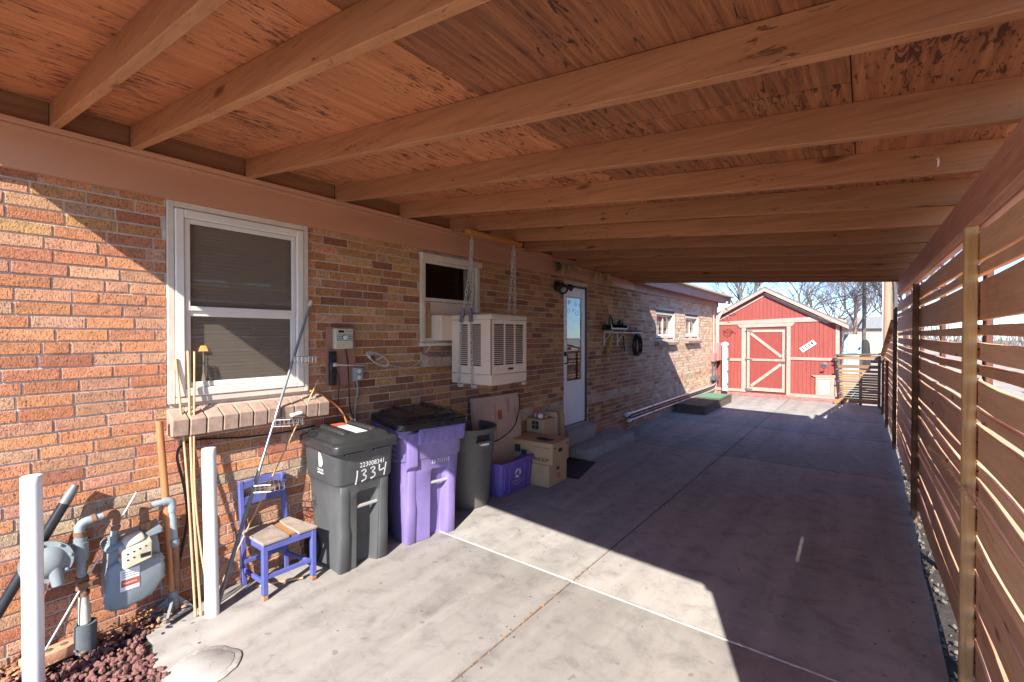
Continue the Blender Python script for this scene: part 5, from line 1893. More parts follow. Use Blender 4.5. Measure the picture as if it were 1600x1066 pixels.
# ---- white bollard pipes
for (x, y, h, lean, lb) in ((-3.078, .300, 1.04, 0, "white plastic pipe post standing in the gravel before the gas meter"), (-3.135, 1.062, 1.015, -.013, "white plastic pipe post leaning slightly beside the bamboo canes")):
    t = thing("pipe_post", (x, y, -.05), lb, "post", "white pipe posts by the wall")
    m = MB()
    m.tube([(x, y, -.2), (x - .004, y + lean, h)], .038, 24)
    m.build("pipe", 'pvc', t, smooth=50)
    m = MB()
    m.lathe([(.0383, -.030), (.0384, 0), (.035, .005), (.012, .007)], (x - .004, y + lean, h), n=24)
    m.build("cap", 'pvc', t, smooth=40)

# ---- long-handled tamper
tm = thing("hand_tamper", (-3.28, .90, 0), "rusty iron tamper with long orange-brown wooden handle leaning on the wall", "tamper")
base = [(-3.17, .83), (-3.28, 1.03), (-3.43 + .03, .97), (-3.375, .80)]
m = MB()
q = [(-3.185, .838, .03), (-3.282, 1.022, .012), (-3.392, .975, .02), (-3.375, .80, .035)]
m.hexa(q + [(p[0], p[1], p[2] + .016) for p in q])
m.build("plate", 'iron', tm, bevel=.003)
bc = Vector((-3.305, .915, .045))
m = MB()
for p in q:
    pv = Vector(p) + Vector((0, 0, .016))
    s = (pv - bc)
    n_ = Vector((-s.y, s.x, 0)).normalized() * .007
    m.add([pv.lerp(bc, .15) - n_, pv.lerp(bc, .15) + n_, bc + n_, bc - n_, bc + Vector((0, 0, .10)) + n_, bc + Vector((0, 0, .10)) - n_], [(0, 1, 2, 3), (0, 3, 5), (1, 4, 2), (0, 5, 4, 1), (2, 4, 5, 3)])
m.lathe([(.03, 0), (.027, .11)], bc, (-.02, -.04, 1), 14)
m.build("socket", 'iron', tm, smooth=35)
m = MB()
m.tube([bc + Vector((-.001, -.004, .09)), (-3.312, .885, .6), (-3.335, .855, 1.19)], [.021, .020, .019], 16)
m.build("handle", 'handle', tm, smooth=50)

# ---- bamboo canes, thin stick
for pts, r, lb in (([(-3.18, .985, .01), (-3.30, .985, .8), (-3.375, .952, 1.56)], .0065, "leftmost and most tilted of the three bamboo canes"), ([(-3.17, 1.01, .01), (-3.28, 1.005, .8), (-3.37, 1.015, 1.605)], .007, "middle upright one of the three bamboo canes"),
                   ([(-3.145, 1.055, .005), (-3.26, 1.015, .7), (-3.37, 1.05, 1.60)], .006, "rightmost bamboo cane, crossing the others at the middle")):
    m = MB()
    p = curve_pts(pts, 10)
    m.tube(p, [r * (1.18 if k % 5 == 0 else 1) for k in range(len(p))], 8)
    tag(m.build("bamboo_cane", 'bamboo', origin=pts[0], smooth=50), lb, "cane", "bamboo canes leaning on the window wall")
m = MB()
m.tube([(-3.29, 1.12, .004), (-3.335, 1.86, 1.36)], [.0055, .005], 8)
tag(m.build("wooden_stick", 'bamboo', origin=(-3.16, 1.12, 0), smooth=50), "thin pale wooden stick crossing behind the chrome caddy pole", "stick")

# ---- chrome tension-pole shower caddy
cd = thing("pole_caddy", (-3.19, 1.10, 0), "chrome tension pole caddy with wire baskets leaning beside the window", "caddy")
A, B = Vector((-3.19, 1.105, .0)), Vector((-3.335, 1.805, 1.965))
def on(t):
    return A.lerp(B, t)
m = MB()
m.tube([on(0), on(.62)], .011, 12)
m.build("pole", 'chrome', cd, smooth=50)
m = MB()
m.tube([on(.0), on(.40)], .0125, 12)
m.build("lower_sleeve", 'iron', cd, smooth=50)
m = MB()
m.tube([on(.62), on(.985)], .0095, 12)
m.build("upper_pole", 'iron', cd, smooth=50)
m = MB()
m.tube([on(.98), on(1.0)], .014, 10)
m.build("end_cap", 'offwhite', cd, smooth=50)
for t, w in ((.765, .17), (.545, .20), (.335, .20)):
    c = on(t) + Vector((.0, 0, 0))
    if t < .7:
        c += Vector((.01, .0, 0))
    m = MB()
    h = .045
    d1, d2 = Vector((.35, .94, 0)).normalized(), Vector((-.94, .35, 0)).normalized()
    def bp(a, b, z):
        return c + d1 * a + d2 * (b - .03) + Vector((0, 0, z))
    for z in (0, h):
        pts = [bp(0, 0, z), bp(w * .5, -.035, z), bp(w * .9, -.02, z), bp(w, .03, z), bp(w * .8, .075, z), bp(0, .07, z)]
        m.tube(pts, .0028, 5, True)
    for k in range(7):
        a = w * (k + .3) / 7
        m.tube([bp(a, -.026, h), bp(a, -.026, 0), bp(a, .07, 0), bp(a, .07, h)], .0018, 4)
    m.tube([bp(-.0, 0, h), bp(0, 0, .07)], .0035, 5)
    m.build("wire_basket", 'chrome', cd)
m = MB()
p0 = on(.555) + Vector((.0, .12, .035))
m.bar(p0, p0 + Vector((-.01, .085, .01)), .03, .02)
tag(m.build("soap_bar", 'inkwhite', origin=p0, bevel=.004), "white bar lying in the middle wire basket of the caddy", "soap")

# ---- gas meter set
gm_ = thing("gas_meter", (-3.25, .62, 0), "grey gas meter with dial box, regulator and piping on the brick wall", "gas meter")
# body: rounded tapering case
poly = [(.600, .545), (.815, .575), (.832, .50), (.845, .36), (.838, .30), (.80, .245), (.745, .215), (.66, .205), (.605, .215), (.582, .26), (.588, .42)]
def cen(pl, k, c=(.715, .39)):
    return [(c[0] + (p[0] - c[0]) * k, c[1] + (p[1] - c[1]) * k) for p in pl]
m = MB()
m.prism(cen(poly, .97), 'x', -3.36, -3.245)
m.build("case_back", 'gasgrey', gm_, bevel=.012, smooth=40, seg=2)
m = MB()
face = [(.592, .44), (.63, .462), (.835, .44), (.848, .36), (.842, .30), (.80, .235), (.745, .205), (.66, .192), (.605, .200), (.578, .25)]
fx0 = -3.243
m.loft([[(fx0 - .0, p[0], p[1]) for p in face], [(fx0 + .022, p[0], p[1]) for p in cen(face, .995)], [(fx0 + .040, p[0], p[1]) for p in cen(face, .90, (.71, .33))], [(fx0 + .046, p[0], p[1]) for p in cen(face, .80, (.71, .33))]])
m.build("front_cover", 'gasgrey', gm_, bevel=.003, smooth=30)
for (y, z) in ((.600, .40), (.595, .235), (.672, .203), (.775, .232), (.832, .305), (.83, .41)):
    m = MB()
    m.lathe([(.016, 0), (.016, .028), (.010, .030), (.009, .038), (.003, .039)], (fx0 - .005, y, z), (1, 0, 0), 12)
    m.build("bolt", 'gasgrey', gm_, smooth=40)
m = MB()
m.loft([[(-3.36, .585, .53), (-3.225, .585, .515), (-3.225, .845, .555), (-3.36, .845, .575)], [(-3.36, .585, .565), (-3.23, .60, .548), (-3.23, .84, .590), (-3.36, .845, .612)]])
m.build("top_flange", 'gasgrey', gm_, bevel=.01, smooth=40)
m = MB()
m.hexa([(-3.25, .640, .445), (-3.165, .650, .425), (-3.165, .775, .452), (-3.25, .775, .475), (-3.25, .638, .545), (-3.175, .648, .520), (-3.175, .778, .545), (-3.25, .778, .570)])
ix = m.build("dial_box", 'timer', gm_, bevel=.006, smooth=40)
m = MB()
m.loft([[(-3.25, .655, .56), (-3.19, .66, .53), (-3.19, .755, .552), (-3.25, .755, .58)], [(-3.25, .665, .588), (-3.20, .675, .565), (-3.20, .745, .58), (-3.25, .745, .60)]])
m.build("dial_hood", 'timer', ix, bevel=.008, smooth=40)
m = MB()
for k in range(4):
    for (zz, ct) in ((.503, 4), (.472, 2)):
        if k < ct:
            y = .668 + k * .027
            z = zz + (y - .65) * .21
            xx = -3.1655 - (z - .43) * .1 + .0012
            m.lathe([(.005, 0), (.005, .001)], (xx, y, z), (1, 0, 0), 10)
m.box((-3.1665, .722, .470), (-3.164, .768, .490))
m.build("dials", 'ink', ix)
m = MB()
m.lathe([(.012, 0), (.012, .002)], (-3.205, .6365, .498), (0, -1, .1), 10)
m.build("red_tag", 'inkred', ix)
m = MB()
pz = lambda y, z: (fx0 + .0475, y, z)
m.box((fx0 + .040, .640, .300), (fx0 + .049, .725, .418))
st = m.build("sticker", 'inkwhite', gm_, bevel=.003)
m = MB()
m.box((fx0 + .0492, .644, .325), (fx0 + .0502, .721, .362))
m.build("red_band", 'inkred', st)
m = MB()
add_text(m, "WARNING", (fx0 + .0508, .650, .338), (0, 1, 0), (0, 0, 1), .012, .062)
m.build("lettering", 'inkwhite', st)
m = MB()
for k in range(3):
    m.box((fx0 + .0492, .648, .375 + k * .012), (fx0 + .0498, .716 - k * .01, .379 + k * .012))
m.build("print_lines", 'gasgrey', st)
# pipes
def pipe(pts, r, mt='pipegrey', n=12, nm="pipe"):
    m = MB()
    m.tube(pts, r, n)
    return m.build(nm, mt, gm_, smooth=50)
RX = -3.27
pipe([(RX, .508, .20), (RX, .500, .40)], .017, 'pipegrey')
pipe([(RX, .500, .40), (RX, .492, .655)], .019)
pipe(curve_pts([(RX, .492, .640), (RX, .492, .690), (RX, .512, .712), (RX, .548, .716)], 5), .022, 'pipegrey')
pipe([(RX, .54, .716), (RX, .592, .722)], .018)
pipe(curve_pts([(RX, .585, .722), (RX, .625, .724), (RX, .640, .70), (RX, .636, .66)], 5), .021, 'rust')
pipe([(RX, .637, .67), (RX, .628, .575)], .017)
for p0, p1, r, mt in (((RX, .493, .645), (RX, .493, .668), .027, 'rust'), ((RX, .538, .715), (RX, .556, .717), .026, 'rust'), ((RX, .632, .63), (RX, .636, .652), .026, 'rust'), ((RX, .628, .555), (RX, .628, .60), .025, 'gasgrey'), ((RX, .494, .60), (RX, .494, .635), .028, 'gasgrey'), ((RX, .497, .505), (RX, .497, .535), .026, 'gasgrey'), ((RX, .504, .325), (RX, .504, .345), .027, 'rust')):
    pipe([p0, p1], r, mt, 8, "fitting")
m = MB()        # tee block towards the regulator
m.tube([(RX, .497, .565), (RX, .440, .562)], .030, 12)
m.tube([(RX, .496, .52), (RX, .495, .61)], .032, 12)
m.build("regulator_union", 'gasgrey', gm_, smooth=40)
m = MB()        # shut-off cock
m.tube([(RX, .50, .36), (RX, .50, .425)], .028, 10)
m.tube([(RX - .02, .49, .39), (RX + .045, .50, .39)], .020, 8)
m.box((RX + .03, .48, .375), (RX + .05, .56, .405))
m.build("shutoff_valve", 'rust', gm_, smooth=40)
m = MB()
m.tube([(RX, .508, .175), (RX, .506, .26), (RX, .504, .32)], [.026, .024, .020], 14)
m.build("pipe_wrap", 'tape', gm_, smooth=50)
m = MB()
m.lathe([(.047, 0), (.047, .145), (.034, .146), (.034, .09)], (RX, .510, .03), n=22, cap1=False)
m.build("foam_sleeve", 'foam', gm_, smooth=40)
rg = (-3.235, .365, .565)
m = MB()
ax = Vector((1, -.25, .12)).normalized()
m.lathe([(.03, -.07), (.058, -.05), (.074, -.030), (.076, -.013), (.100, -.012), (.100, .010), (.076, .012), (.066, .030), (.045, .045), (.018, .052)], rg, ax, 30)
rgo = m.build("regulator", 'gasgrey', gm_, smooth=30)
u_ = ax.orthogonal().normalized()
w_ = ax.cross(u_)
for k in range(8):
    a = 2 * PI * k / 8 + .2
    m = MB()
    m.lathe([(.007, .012), (.007, .024), (.002, .025)], Vector(rg) + (u_ * math.cos(a) + w_ * math.sin(a)) * .089, ax, 8)
    m.build("bolt", 'gasgrey', rgo)
m = MB()
m.tube([Vector(rg) + Vector((.02, .02, 0)), Vector(rg) + Vector((.045, .035, -.115))], [.030, .024], 12)
m.build("vent_spout", 'gasgrey', rgo, smooth=40)
m = MB()
m.tube([Vector(rg) + ax * -.04, (RX, .44, .562)], .026, 10)
m.build("inlet_neck", 'gasgrey', rgo, smooth=40)
# outlet riser to the right of the meter
pipe([(RX - .03, .925, .16), (RX - .03, .918, .45)], .021, 'rust')
pipe([(RX - .03, .918, .44), (RX - .03, .905, .655)], .019)
pipe(curve_pts([(RX - .03, .905, .64), (RX - .03, .903, .69), (RX - .03, .888, .708), (RX - .03, .86, .71)], 5), .023, 'pipegrey')
pipe([(RX - .03, .87, .71), (RX - .03, .80, .705)], .018)
pipe(curve_pts([(RX - .03, .80, .705), (RX - .03, .775, .70), (RX - .02, .768, .68), (RX, .768, .61)], 5), .022, 'rust')
pipe([(RX - .03, .917, .43), (RX - .03, .916, .47)], .027, 'gasgrey', 10, "fitting")
pipe([(RX, .768, .585), (RX, .768, .63)], .028, 'rust', 10, "fitting")

# ---- black pole with grey tip leaning behind the regulator
bp_ = thing("black_pole", (-3.24, .12, .2), "thick black pole with grey metal tip leaning on the wall behind the meter", "pole")
P0, P1 = Vector((-3.30, .06, .08)), Vector((-3.345, .49, .90))
m = MB()
m.tube([P0, P0.lerp(P1, .90)], .024, 16)
m.build("shaft", 'black', bp_, smooth=50)
m = MB()
m.tube([P0.lerp(P1, .895), P0.lerp(P1, .95), P1], [.025, .023, .017], 14)
m.build("tip", 'iron', bp_, smooth=40)
m = MB()
m.tube([(-3.20, .33, .10), (-3.34, .745, .79)], [.005, .005], 8)
tag(m.build("metal_rod", 'steel', origin=(-3.2, .33, .1), smooth=50), "thin silver rod leaning behind the gas meter from the loose brick", "rod")
# ---- loose brick with holes in the gravel
lb = thing("loose_brick", (-3.285, .375, .03), "loose orange cored brick lying in the gravel beside the white post", "brick")
F = frame((-3.285, .375, .035), R(90 + 8))
m = MB(F)
m.box((-.10, -.045, 0), (.10, .045, .058))
m.build("block", 'looseb', lb, bevel=.006, smooth=40, seg=2)
m = MB(F)
for k in (-1, 0, 1):
    m.lathe([(.017, .0), (.017, .0012)], (k * .058, .0, .0575), n=14)
m.build("core_holes", 'jointdirt', lb)

# ---- irrigation timer board with power strip and outlet
tb = thing("timer_board", (-3.385, 2.08, 1.5), "pink painted board on the wall carrying a cream irrigation timer", "board")
m = MB()
m.box((WX + .004, 1.955, 1.30), (WX + .022, 2.215, 1.775))
m.build("backboard", 'boardpink', tb, bevel=.002)
ti = MB()
ti.box((WX + .022, 2.005, 1.595), (WX + .068, 2.165, 1.760))
to = ti.build("timer", 'timer', tb, bevel=.006, smooth=40)
m = MB()
m.box((WX + .0685, 2.03, 1.725), (WX + .0695, 2.08, 1.745))
m.build("display", 'ink', to)
m = MB()
for k in range(4):
    z = 1.662 + k * .014
    m.box((WX + .0685, 2.015, z), (WX + .0692, 2.06, z + .007))
    m.box((WX + .0685, 2.112, z), (WX + .0692, 2.158, z + .007))
m.build("stripes", 'teal', to)
m = MB()
m.lathe([(.025, 0), (.025, .004)], (WX + .068, 2.086, 1.687), (1, 0, 0), 18)
m.build("dial", 'ink', to)
m = MB()
m.lathe([(.019, .004), (.017, .016)], (WX + .068, 2.086, 1.687), (1, 0, 0), 18)
m.bar((WX + .086, 2.072, 1.677), (WX + .086, 2.10, 1.697), .008, .006)
m.build("knob", 'inkwhite', to, smooth=40)
m = MB()
for k in range(3):
    m.lathe([(.006, 0), (.006, .002)], (WX + .068, 2.10 + k * .02, 1.737), (1, 0, 0), 8)
m.build("buttons", 'teal', to)
ps = thing("power_strip", (WX + .03, 1.99, 1.44), "black power strip screwed upright on the pink board below the timer", "power strip")
m = MB()
m.box((WX + .023, 1.968, 1.305), (WX + .058, 2.022, 1.575))
pso = m.build("housing", 'black', ps, bevel=.005, smooth=40)
for k in range(5):
    m = MB()
    z = 1.335 + k * .045
    m.box((WX + .0585, 1.980, z), (WX + .0605, 2.010, z + .03))
    m.build("socket", 'rubber', ps, bevel=.002)
m = MB()
m.box((WX + .058, 1.985, 1.455), (WX + .085, 2.012, 1.485))
m.build("plug", 'cord', ps, bevel=.004)
ou = thing("outlet_box", (WX + .03, 2.21, 1.38), "grey metal outlet box with two sockets beside the pink board", "outlet")
m = MB()
m.box((WX + .004, 2.185, 1.325), (WX + .056, 2.265, 1.435))
m.build("box", 'outlet', ou, bevel=.004, smooth=40)
for z in (1.352, 1.405):
    m = MB()
    m.lathe([(.017, 0), (.017, .003)], (WX + .056, 2.225, z), (1, 0, 0), 14)
    so = m.build("socket", 'inkwhite', ou)
    m = MB()
    for y in (-.006, .006):
        m.box((WX + .0592, 2.225 + y - .0012, z - .004), (WX + .0598, 2.225 + y + .0012, z + .006))
    m.build("slots", 'ink', so)
def cable(name, pts, r, mt, lb, grp="cables on the wall around the timer board"):
    m = MB()
    m.tube(curve_pts(pts, 6), r, 6)
    tag(m.build(name, mt, origin=pts[0], smooth=60), lb, "cable", grp)
cable("electric_cable", [(WX + .03, 2.115, 1.60), (WX + .03, 2.135, 1.48), (WX + .03, 2.145, 1.30), (WX + .02, 2.16, 1.12), (WX + .03, 2.19, .98), (WX + .05, 2.20, .90)], .005, 'cable', "black cord running down the wall from the cream timer")
cable("electric_cable", [(WX + .05, 2.02, 1.43), (WX + .05, 2.045, 1.36), (WX + .03, 2.05, 1.2), (WX + .03, 2.04, 1.08), (WX + .06, 2.03, .92)], .004, 'cable', "thin black cord hanging below the power strip")
cable("conduit_cable", [(WX + .02, 2.225, 1.325), (WX + .02, 2.235, 1.24), (WX + .02, 2.215, 1.14), (WX + .02, 2.21, 1.0), (WX + .03, 2.215, .9)], .008, 'outlet', "grey cable dropping from the outlet box")
cable("electric_cable", [(WX + .08, 2.0, 1.47), (WX + .085, 2.10, 1.462), (WX + .075, 2.25, 1.452), (WX + .03, 2.30, 1.445)], .006, 'cord', "pale cord plugged into the power strip above the outlet box")
cable("drooping_cable", [(WX + .01, 2.56, 1.44), (WX + .015, 2.66, 1.415), (WX + .012, 2.78, 1.40), (WX + .02, 2.89, 1.44), (WX + .03, 2.97, 1.53), (WX + .05, 3.02, 1.60)], .005, 'cord', "pale cord drooping along the bricks to the cooler window")
m = MB()
for k in range(4):
    c = Vector((WX + .012 + k * .004, 2.44 + k * .004, 1.505 - k * .006))
    m.tube([c + Vector((0, .11 * math.cos(q * .45) * (1 - .05 * k) + .035 * math.sin(q * .45), .030 * math.sin(q * .45) - .055 * math.cos(q * .45))) for q in range(14)], .0045, 5, True)
m.tube([(WX + .03, 2.42, 1.49), (WX + .03, 2.47, 1.51)], .012, 6)
tag(m.build("cord_bundle", 'cord', origin=(WX, 2.44, 1.5), smooth=60), "pale cord tied in a bundle on the bricks right of the outlet box", "cord")
cable("wall_cable", [(WX + .02, .965, 1.00), (WX + .03, .955, .93), (WX + .025, .99, .75), (WX + .025, 1.005, .55), (WX + .025, .975, .35), (WX + .03, .93, .18)], .008, 'cable', "thick black cable curving down the bricks behind the bamboo canes")
cable("wall_cable", [(WX + .02, .965, 1.00), (WX + .02, 1.05, 1.035), (WX + .02, 1.35, 1.0), (WX + .02, 1.65, .99), (WX + .02, 1.85, 1.0)], .006, 'cable', "black cable running under the brick sill of the big window")
cable("copper_tube", [(WX + .06, 1.80, 1.28), (WX + .03, 1.90, 1.245), (WX + .03, 2.05, 1.12), (WX + .03, 2.12, 1.0), (WX + .04, 2.16, .9)], .010, 'handle', "orange tube slanting down from the window sill corner")

# ---- evaporative cooler hung at the window
ec = thing("evaporative_cooler", (-3.0, 3.5, 1.22), "beige louvred evaporative cooler hung on chains outside the window", "cooler")
CX0, CX1, CY0, CY1, CZ0, CZ1 = -3.26, -2.745, 3.225, 3.785, 1.235, 1.905
m = MB()
m.box((CX0 + .012, CY0 + .012, CZ0 + .06), (CX1 - .012, CY1 - .012, CZ1 - .05))
m.build("pad", 'slot', ec)
m = MB()
m.box((CX0 - .006, CY0 - .006, CZ1 - .05), (CX1 + .006, CY1 + .006, CZ1 - .002))
m.hexa([(CX0 - .006, CY0 - .006, CZ1 - .0015), (CX1 + .006, CY0 - .006, CZ1 - .0015), (CX1 + .006, CY1 + .006, CZ1 - .0015), (CX0 - .006, CY1 + .006, CZ1 - .0015),
        (CX0 + .06, CY0 + .06, CZ1 + .022), (CX1 - .06, CY0 + .06, CZ1 + .022), (CX1 - .06, CY1 - .06, CZ1 + .022), (CX0 + .06, CY1 - .06, CZ1 + .022)])
m.build("lid", 'coolertop', ec, bevel=.008, smooth=40)
m = MB()
m.hexa([(CX0, CY0, CZ0), (CX1, CY0, CZ0), (CX1, CY1, CZ0), (CX0, CY1, CZ0), (CX0 - .005, CY0 - .005, CZ0 + .10), (CX1 + .005, CY0 - .005, CZ0 + .10), (CX1 + .005, CY1 + .005, CZ0 + .10), (CX0 - .005, CY1 + .005, CZ0 + .10)])
m.build("pan", 'cooler', ec, bevel=.006, smooth=40)
def louvre_panel(side):
    """panel with banks of slots: bars left standing between the openings"""
    if side == 'y':        # faces -y
        def P(u, v, d):
            return (CX0 + u, CY0 + d, v)
        Wd = CX1 - CX0
        banks = [(.115, .215), (.255, .385)]
    else:
        def P(u, v, d):
            return (CX1 - d, CY0 + u, v)
        Wd = CY1 - CY0
        banks = [(.045, .195), (.215, .355), (.375, .505)]
    z0, z1 = CZ0 + .102, CZ1 - .052
    s0, s1 = z0 + .075, z1 - .04
    if side == 'x':
        s0 = z0 + .085
    m = MB()
    def blk(u0, u1, v0, v1, d0=0, d1=.010):
        m.hexa([P(u0, v0, d1), P(u1, v0, d1), P(u1, v0, d0), P(u0, v0, d0), P(u0, v1, d1), P(u1, v1, d1), P(u1, v1, d0), P(u0, v1, d0)])
    blk(0, Wd, z0, s0)
    blk(0, Wd, s1, z1)
    ed = [0] + [q for b in banks for q in b] + [Wd]
    for k in range(0, len(ed), 2):
        blk(ed[k], ed[k + 1], s0, s1)
    m.build("side_panel", 'cooler', ec, bevel=.002)
    m = MB()
    n = 21
    pitch = (s1 - s0) / n
    for b in banks:
        for k in range(1, n):
            v = s0 + k * pitch
            m.hexa([P(b[0], v - pitch * .26, .010), P(b[1], v - pitch * .26, .010), P(b[1], v - pitch * .26, -.004), P(b[0], v - pitch * .26, -.004),
                    P(b[0], v + pitch * .26, .010), P(b[1], v + pitch * .26, .010), P(b[1], v + pitch * .16, .001), P(b[0], v + pitch * .16, .001)])
    m.build("louvres", 'cooler', ec)
louvre_panel('y')
louvre_panel('x')
m = MB()
m.box((CX0 + .01, CY1 - .008, CZ0 + .1), (CX1 - .01, CY1, CZ1 - .05))
m.box((CX0, CY0 + .01, CZ0 + .1), (CX0 + .008, CY1 - .01, CZ1 - .05))
m.build("back_panels", 'cooler', ec)
m = MB()
m.box((CX1 + .0005, CY0 + .255, CZ0 + .135), (CX1 + .004, CY0 + .335, CZ0 + .155))
m.build("badge", 'ink', ec)
m = MB()
m.box((WX - .02, 3.08, 1.655), (CX0 - .001, 3.62, 1.905))
m.build("duct", 'cooler', ec, bevel=.005)
m = MB()
for x in (-3.145, -2.965):
    m.box((x - .025, CY0 - .012, CZ0 - .035), (x + .025, CY0 + .03, CZ0 - .004))
m.box((CX1 - .03, CY1 - .06, CZ0 - .03), (CX1 + .015, CY1 - .02, CZ0 - .004))
m.build("support_angle", 'steel', ec, bevel=.002)
m = MB()
m.box((-3.20, CY0 + .03, CZ0 - .03), (-2.76, CY0 + .06, CZ0 - .002))
m.box((-3.20, CY1 - .07, CZ0 - .03), (-2.76, CY1 - .04, CZ0 - .002))
m.build("support_rail", 'rust', ec)
# hanger bar under the rafters
BZ = 2.695
hb = thing("hanger_bar", (-3.0, 3.6, BZ), "orange wooden hanger bar under the rafters holding the cooler chains", "bar")
m = MB()
m.box((-3.03, 3.17, BZ - .02), (-2.965, 4.02, BZ + .02))
m.build("bar", 'barwood', hb, bevel=.006)
EY = [(3.238, 2.63), (3.895, 2.625)]
for y, z in EY:
    m = MB()
    m.tube([(-2.998, y, BZ - .018), (-2.998, y, z + .012)], .005, 8)
    m.tube([(-2.998, y + .011 * math.sin(q * .63), z + .0 + .011 * math.cos(q * .63)) for q in range(10)], .0035, 6, True)
    m.build("eye_bolt", 'steel', hb, smooth=50)
def chain(a, b, label, r=.0036, pitch=.043, via=None):
    pts = [Vector(a)] + [Vector(v) for v in (via or [])] + [Vector(b)]
    m = MB()
    flip = 0
    for s in range(len(pts) - 1):
        d_ = pts[s + 1] - pts[s]
        n = max(1, int(d_.length / pitch))
        t = d_.normalized()
        u = t.orthogonal().normalized()
        w = t.cross(u)
        for k in range(n):
            c = pts[s] + d_ * ((k + .5) / n)
            ang = .6 + flip * PI / 2
            flip ^= 1
            v = u * math.cos(ang) + w * math.sin(ang)
            lp = []
            for q in range(8):
                th = 2 * PI * q / 8
                lp.append(c + t * (math.cos(th) * .0300) + v * (math.sin(th) * .0150))
            m.tube(lp, r, 5, True)
    tag(m.build("chain", 'steel', origin=a, kind=None), label, "chain", "chains holding the cooler")
chain((-2.998, EY[0][0], 2.62), (-3.145, 3.205, 1.215), "chain on the cooler's louvred left side, the left one of the front pair", via=[(-3.01, 3.222, 2.33), (-3.075, 3.205, 1.96), (-3.105, 3.20, 1.84)])
chain((-2.994, EY[0][0] + .004, 2.62), (-2.965, 3.205, 1.21), "chain nearest the cooler's front corner", via=[(-2.995, 3.225, 2.33), (-2.985, 3.205, 1.96), (-2.975, 3.20, 1.84)])
chain((-2.998, EY[0][0] - .008, 2.62), (-3.005, 3.222, 2.36), "short doubled chain end below the left eye bolt")
chain((-3.002, EY[1][0], 2.615), (-3.03, 3.84, 1.90), "right rear chain passing behind the cooler lid, left strand", via=[(-3.005, 3.875, 2.35)])
chain((-2.994, EY[1][0] + .006, 2.615), (-2.985, 3.90, 1.24), "right rear chain passing behind the cooler, right strand", via=[(-2.99, 3.905, 2.35)])
chain((-2.998, EY[1][0] - .01, 2.615), (-3.005, 3.875, 2.42), "short doubled chain end below the right eye bolt")
for x0_, x1_, lb_ in ((-3.068, -3.108, "grey foam sleeve round the left chain at the cooler lid"), (-2.985, -2.975, "grey foam sleeve round the chain nearest the cooler corner")):
    m = MB()
    m.tube([(x0_, 3.200, 1.965), (x1_, 3.194, 1.835)], .019, 10)
    tag(m.build("chain_sleeve", 'greyfoam', origin=(x0_, 3.2, 1.9), smooth=50), lb_, "sleeve", "foam sleeves on the chains")

# ---- floodlight beside the door
fl = thing("flood_light", (WX, 5.4, 2.38), "black twin floodlight fixed to the bricks at the door's top corner", "light")
m = MB()
m.lathe([(.075, 0), (.075, .02), (.05, .035)], (WX + .003, 5.40, 2.39), (1, 0, 0), 20)
m.build("mount", 'black', fl, smooth=40)
for (dy, dz, r, ln) in ((-.09, -.02, .072, .13), (.12, .0, .045, .09)):
    m = MB()
    a = Vector((WX + .05, 5.40 + dy * .5, 2.39 + dz * .3))
    b = Vector((WX + .13, 5.40 + dy, 2.39 + dz))
    d_ = Vector((.55, dy * 4, -.45)).normalized()
    m.tube([a, b], .014, 8)
    m.lathe([(r * .5, -.03), (r * .9, .0), (r, ln * .7), (r * .96, ln * .72)], b, d_, 18)
    h = m.build("lamp_head", 'black', fl, smooth=40)
    m = MB()
    m.lathe([(r * .85, ln * .66), (r * .5, ln * .735), (.004, ln * .75)], b, d_, 16)
    m.build("lens", 'outlet', h, smooth=40)

# ---- faded cloth pennants along the frieze
m = MB()
m.tube(curve_pts([(-3.325, 5.22, 2.74), (-3.315, 5.6, 2.705), (-3.318, 6.0, 2.70), (-3.315, 6.5, 2.69), (-3.325, 7.05, 2.74)]), .004, 5)
tag(m.build("pennant_string", 'cord', origin=(-3.32, 5.2, 2.7)), "thin string along the frieze carrying the cloth scraps", "string")
for y, w, h, mt, lb in ((5.29, .13, .14, 'clothgreen', "dark green cloth scrap hanging at the left end of the string"), (5.43, .10, .16, 'cloth', "pale torn cloth scrap beside the green one"), (5.60, .08, .12, 'cloth', "small frayed cloth scrap left of the gap in the string"),
                        (5.93, .12, .12, 'cloth', "short folded cloth scrap alone above the door"), (6.40, .12, .17, 'cloth', "long cloth scrap, first of the right-hand cluster"), (6.56, .08, .15, 'cloth', "narrow twisted cloth scrap in the right-hand cluster"), (6.72, .10, .10, 'cloth', "short cloth scrap in the right-hand cluster"), (6.88, .16, .20, 'cloth', "large forked cloth scrap at the right end of the string")):
    m = MB()
    rp = random.Random(int(y * 100))
    n = 5
    rows_ = []
    for i in range(n + 1):
        v = i / n
        for k in range(4):
            uu = k / 3 - .5
            rows_.append((-3.318 + .018 * math.sin(k * 2.1 + i + y * 7) + .01, y + uu * w * (1 - .25 * v + .1 * math.sin(i * 2 + y)) + .02 * v * math.sin(y * 11), 2.705 - v * h + (.025 if k in (1, 2) and i == n else 0) + rp.uniform(-.004, .004)))
    fs = [(i * 4 + k, i * 4 + k + 1, i * 4 + 5 + k, i * 4 + 4 + k) for i in range(n) for k in range(3)]
    m.add(rows_, fs)
    o = m.build("cloth_scrap", mt, origin=(-3.32, y, 2.7), smooth=60)
    sm_ = o.modifiers.new("thickness", 'SOLIDIFY')
    sm_.thickness = .003
    tag(o, lb, "cloth", "cloth scraps on the frieze string")

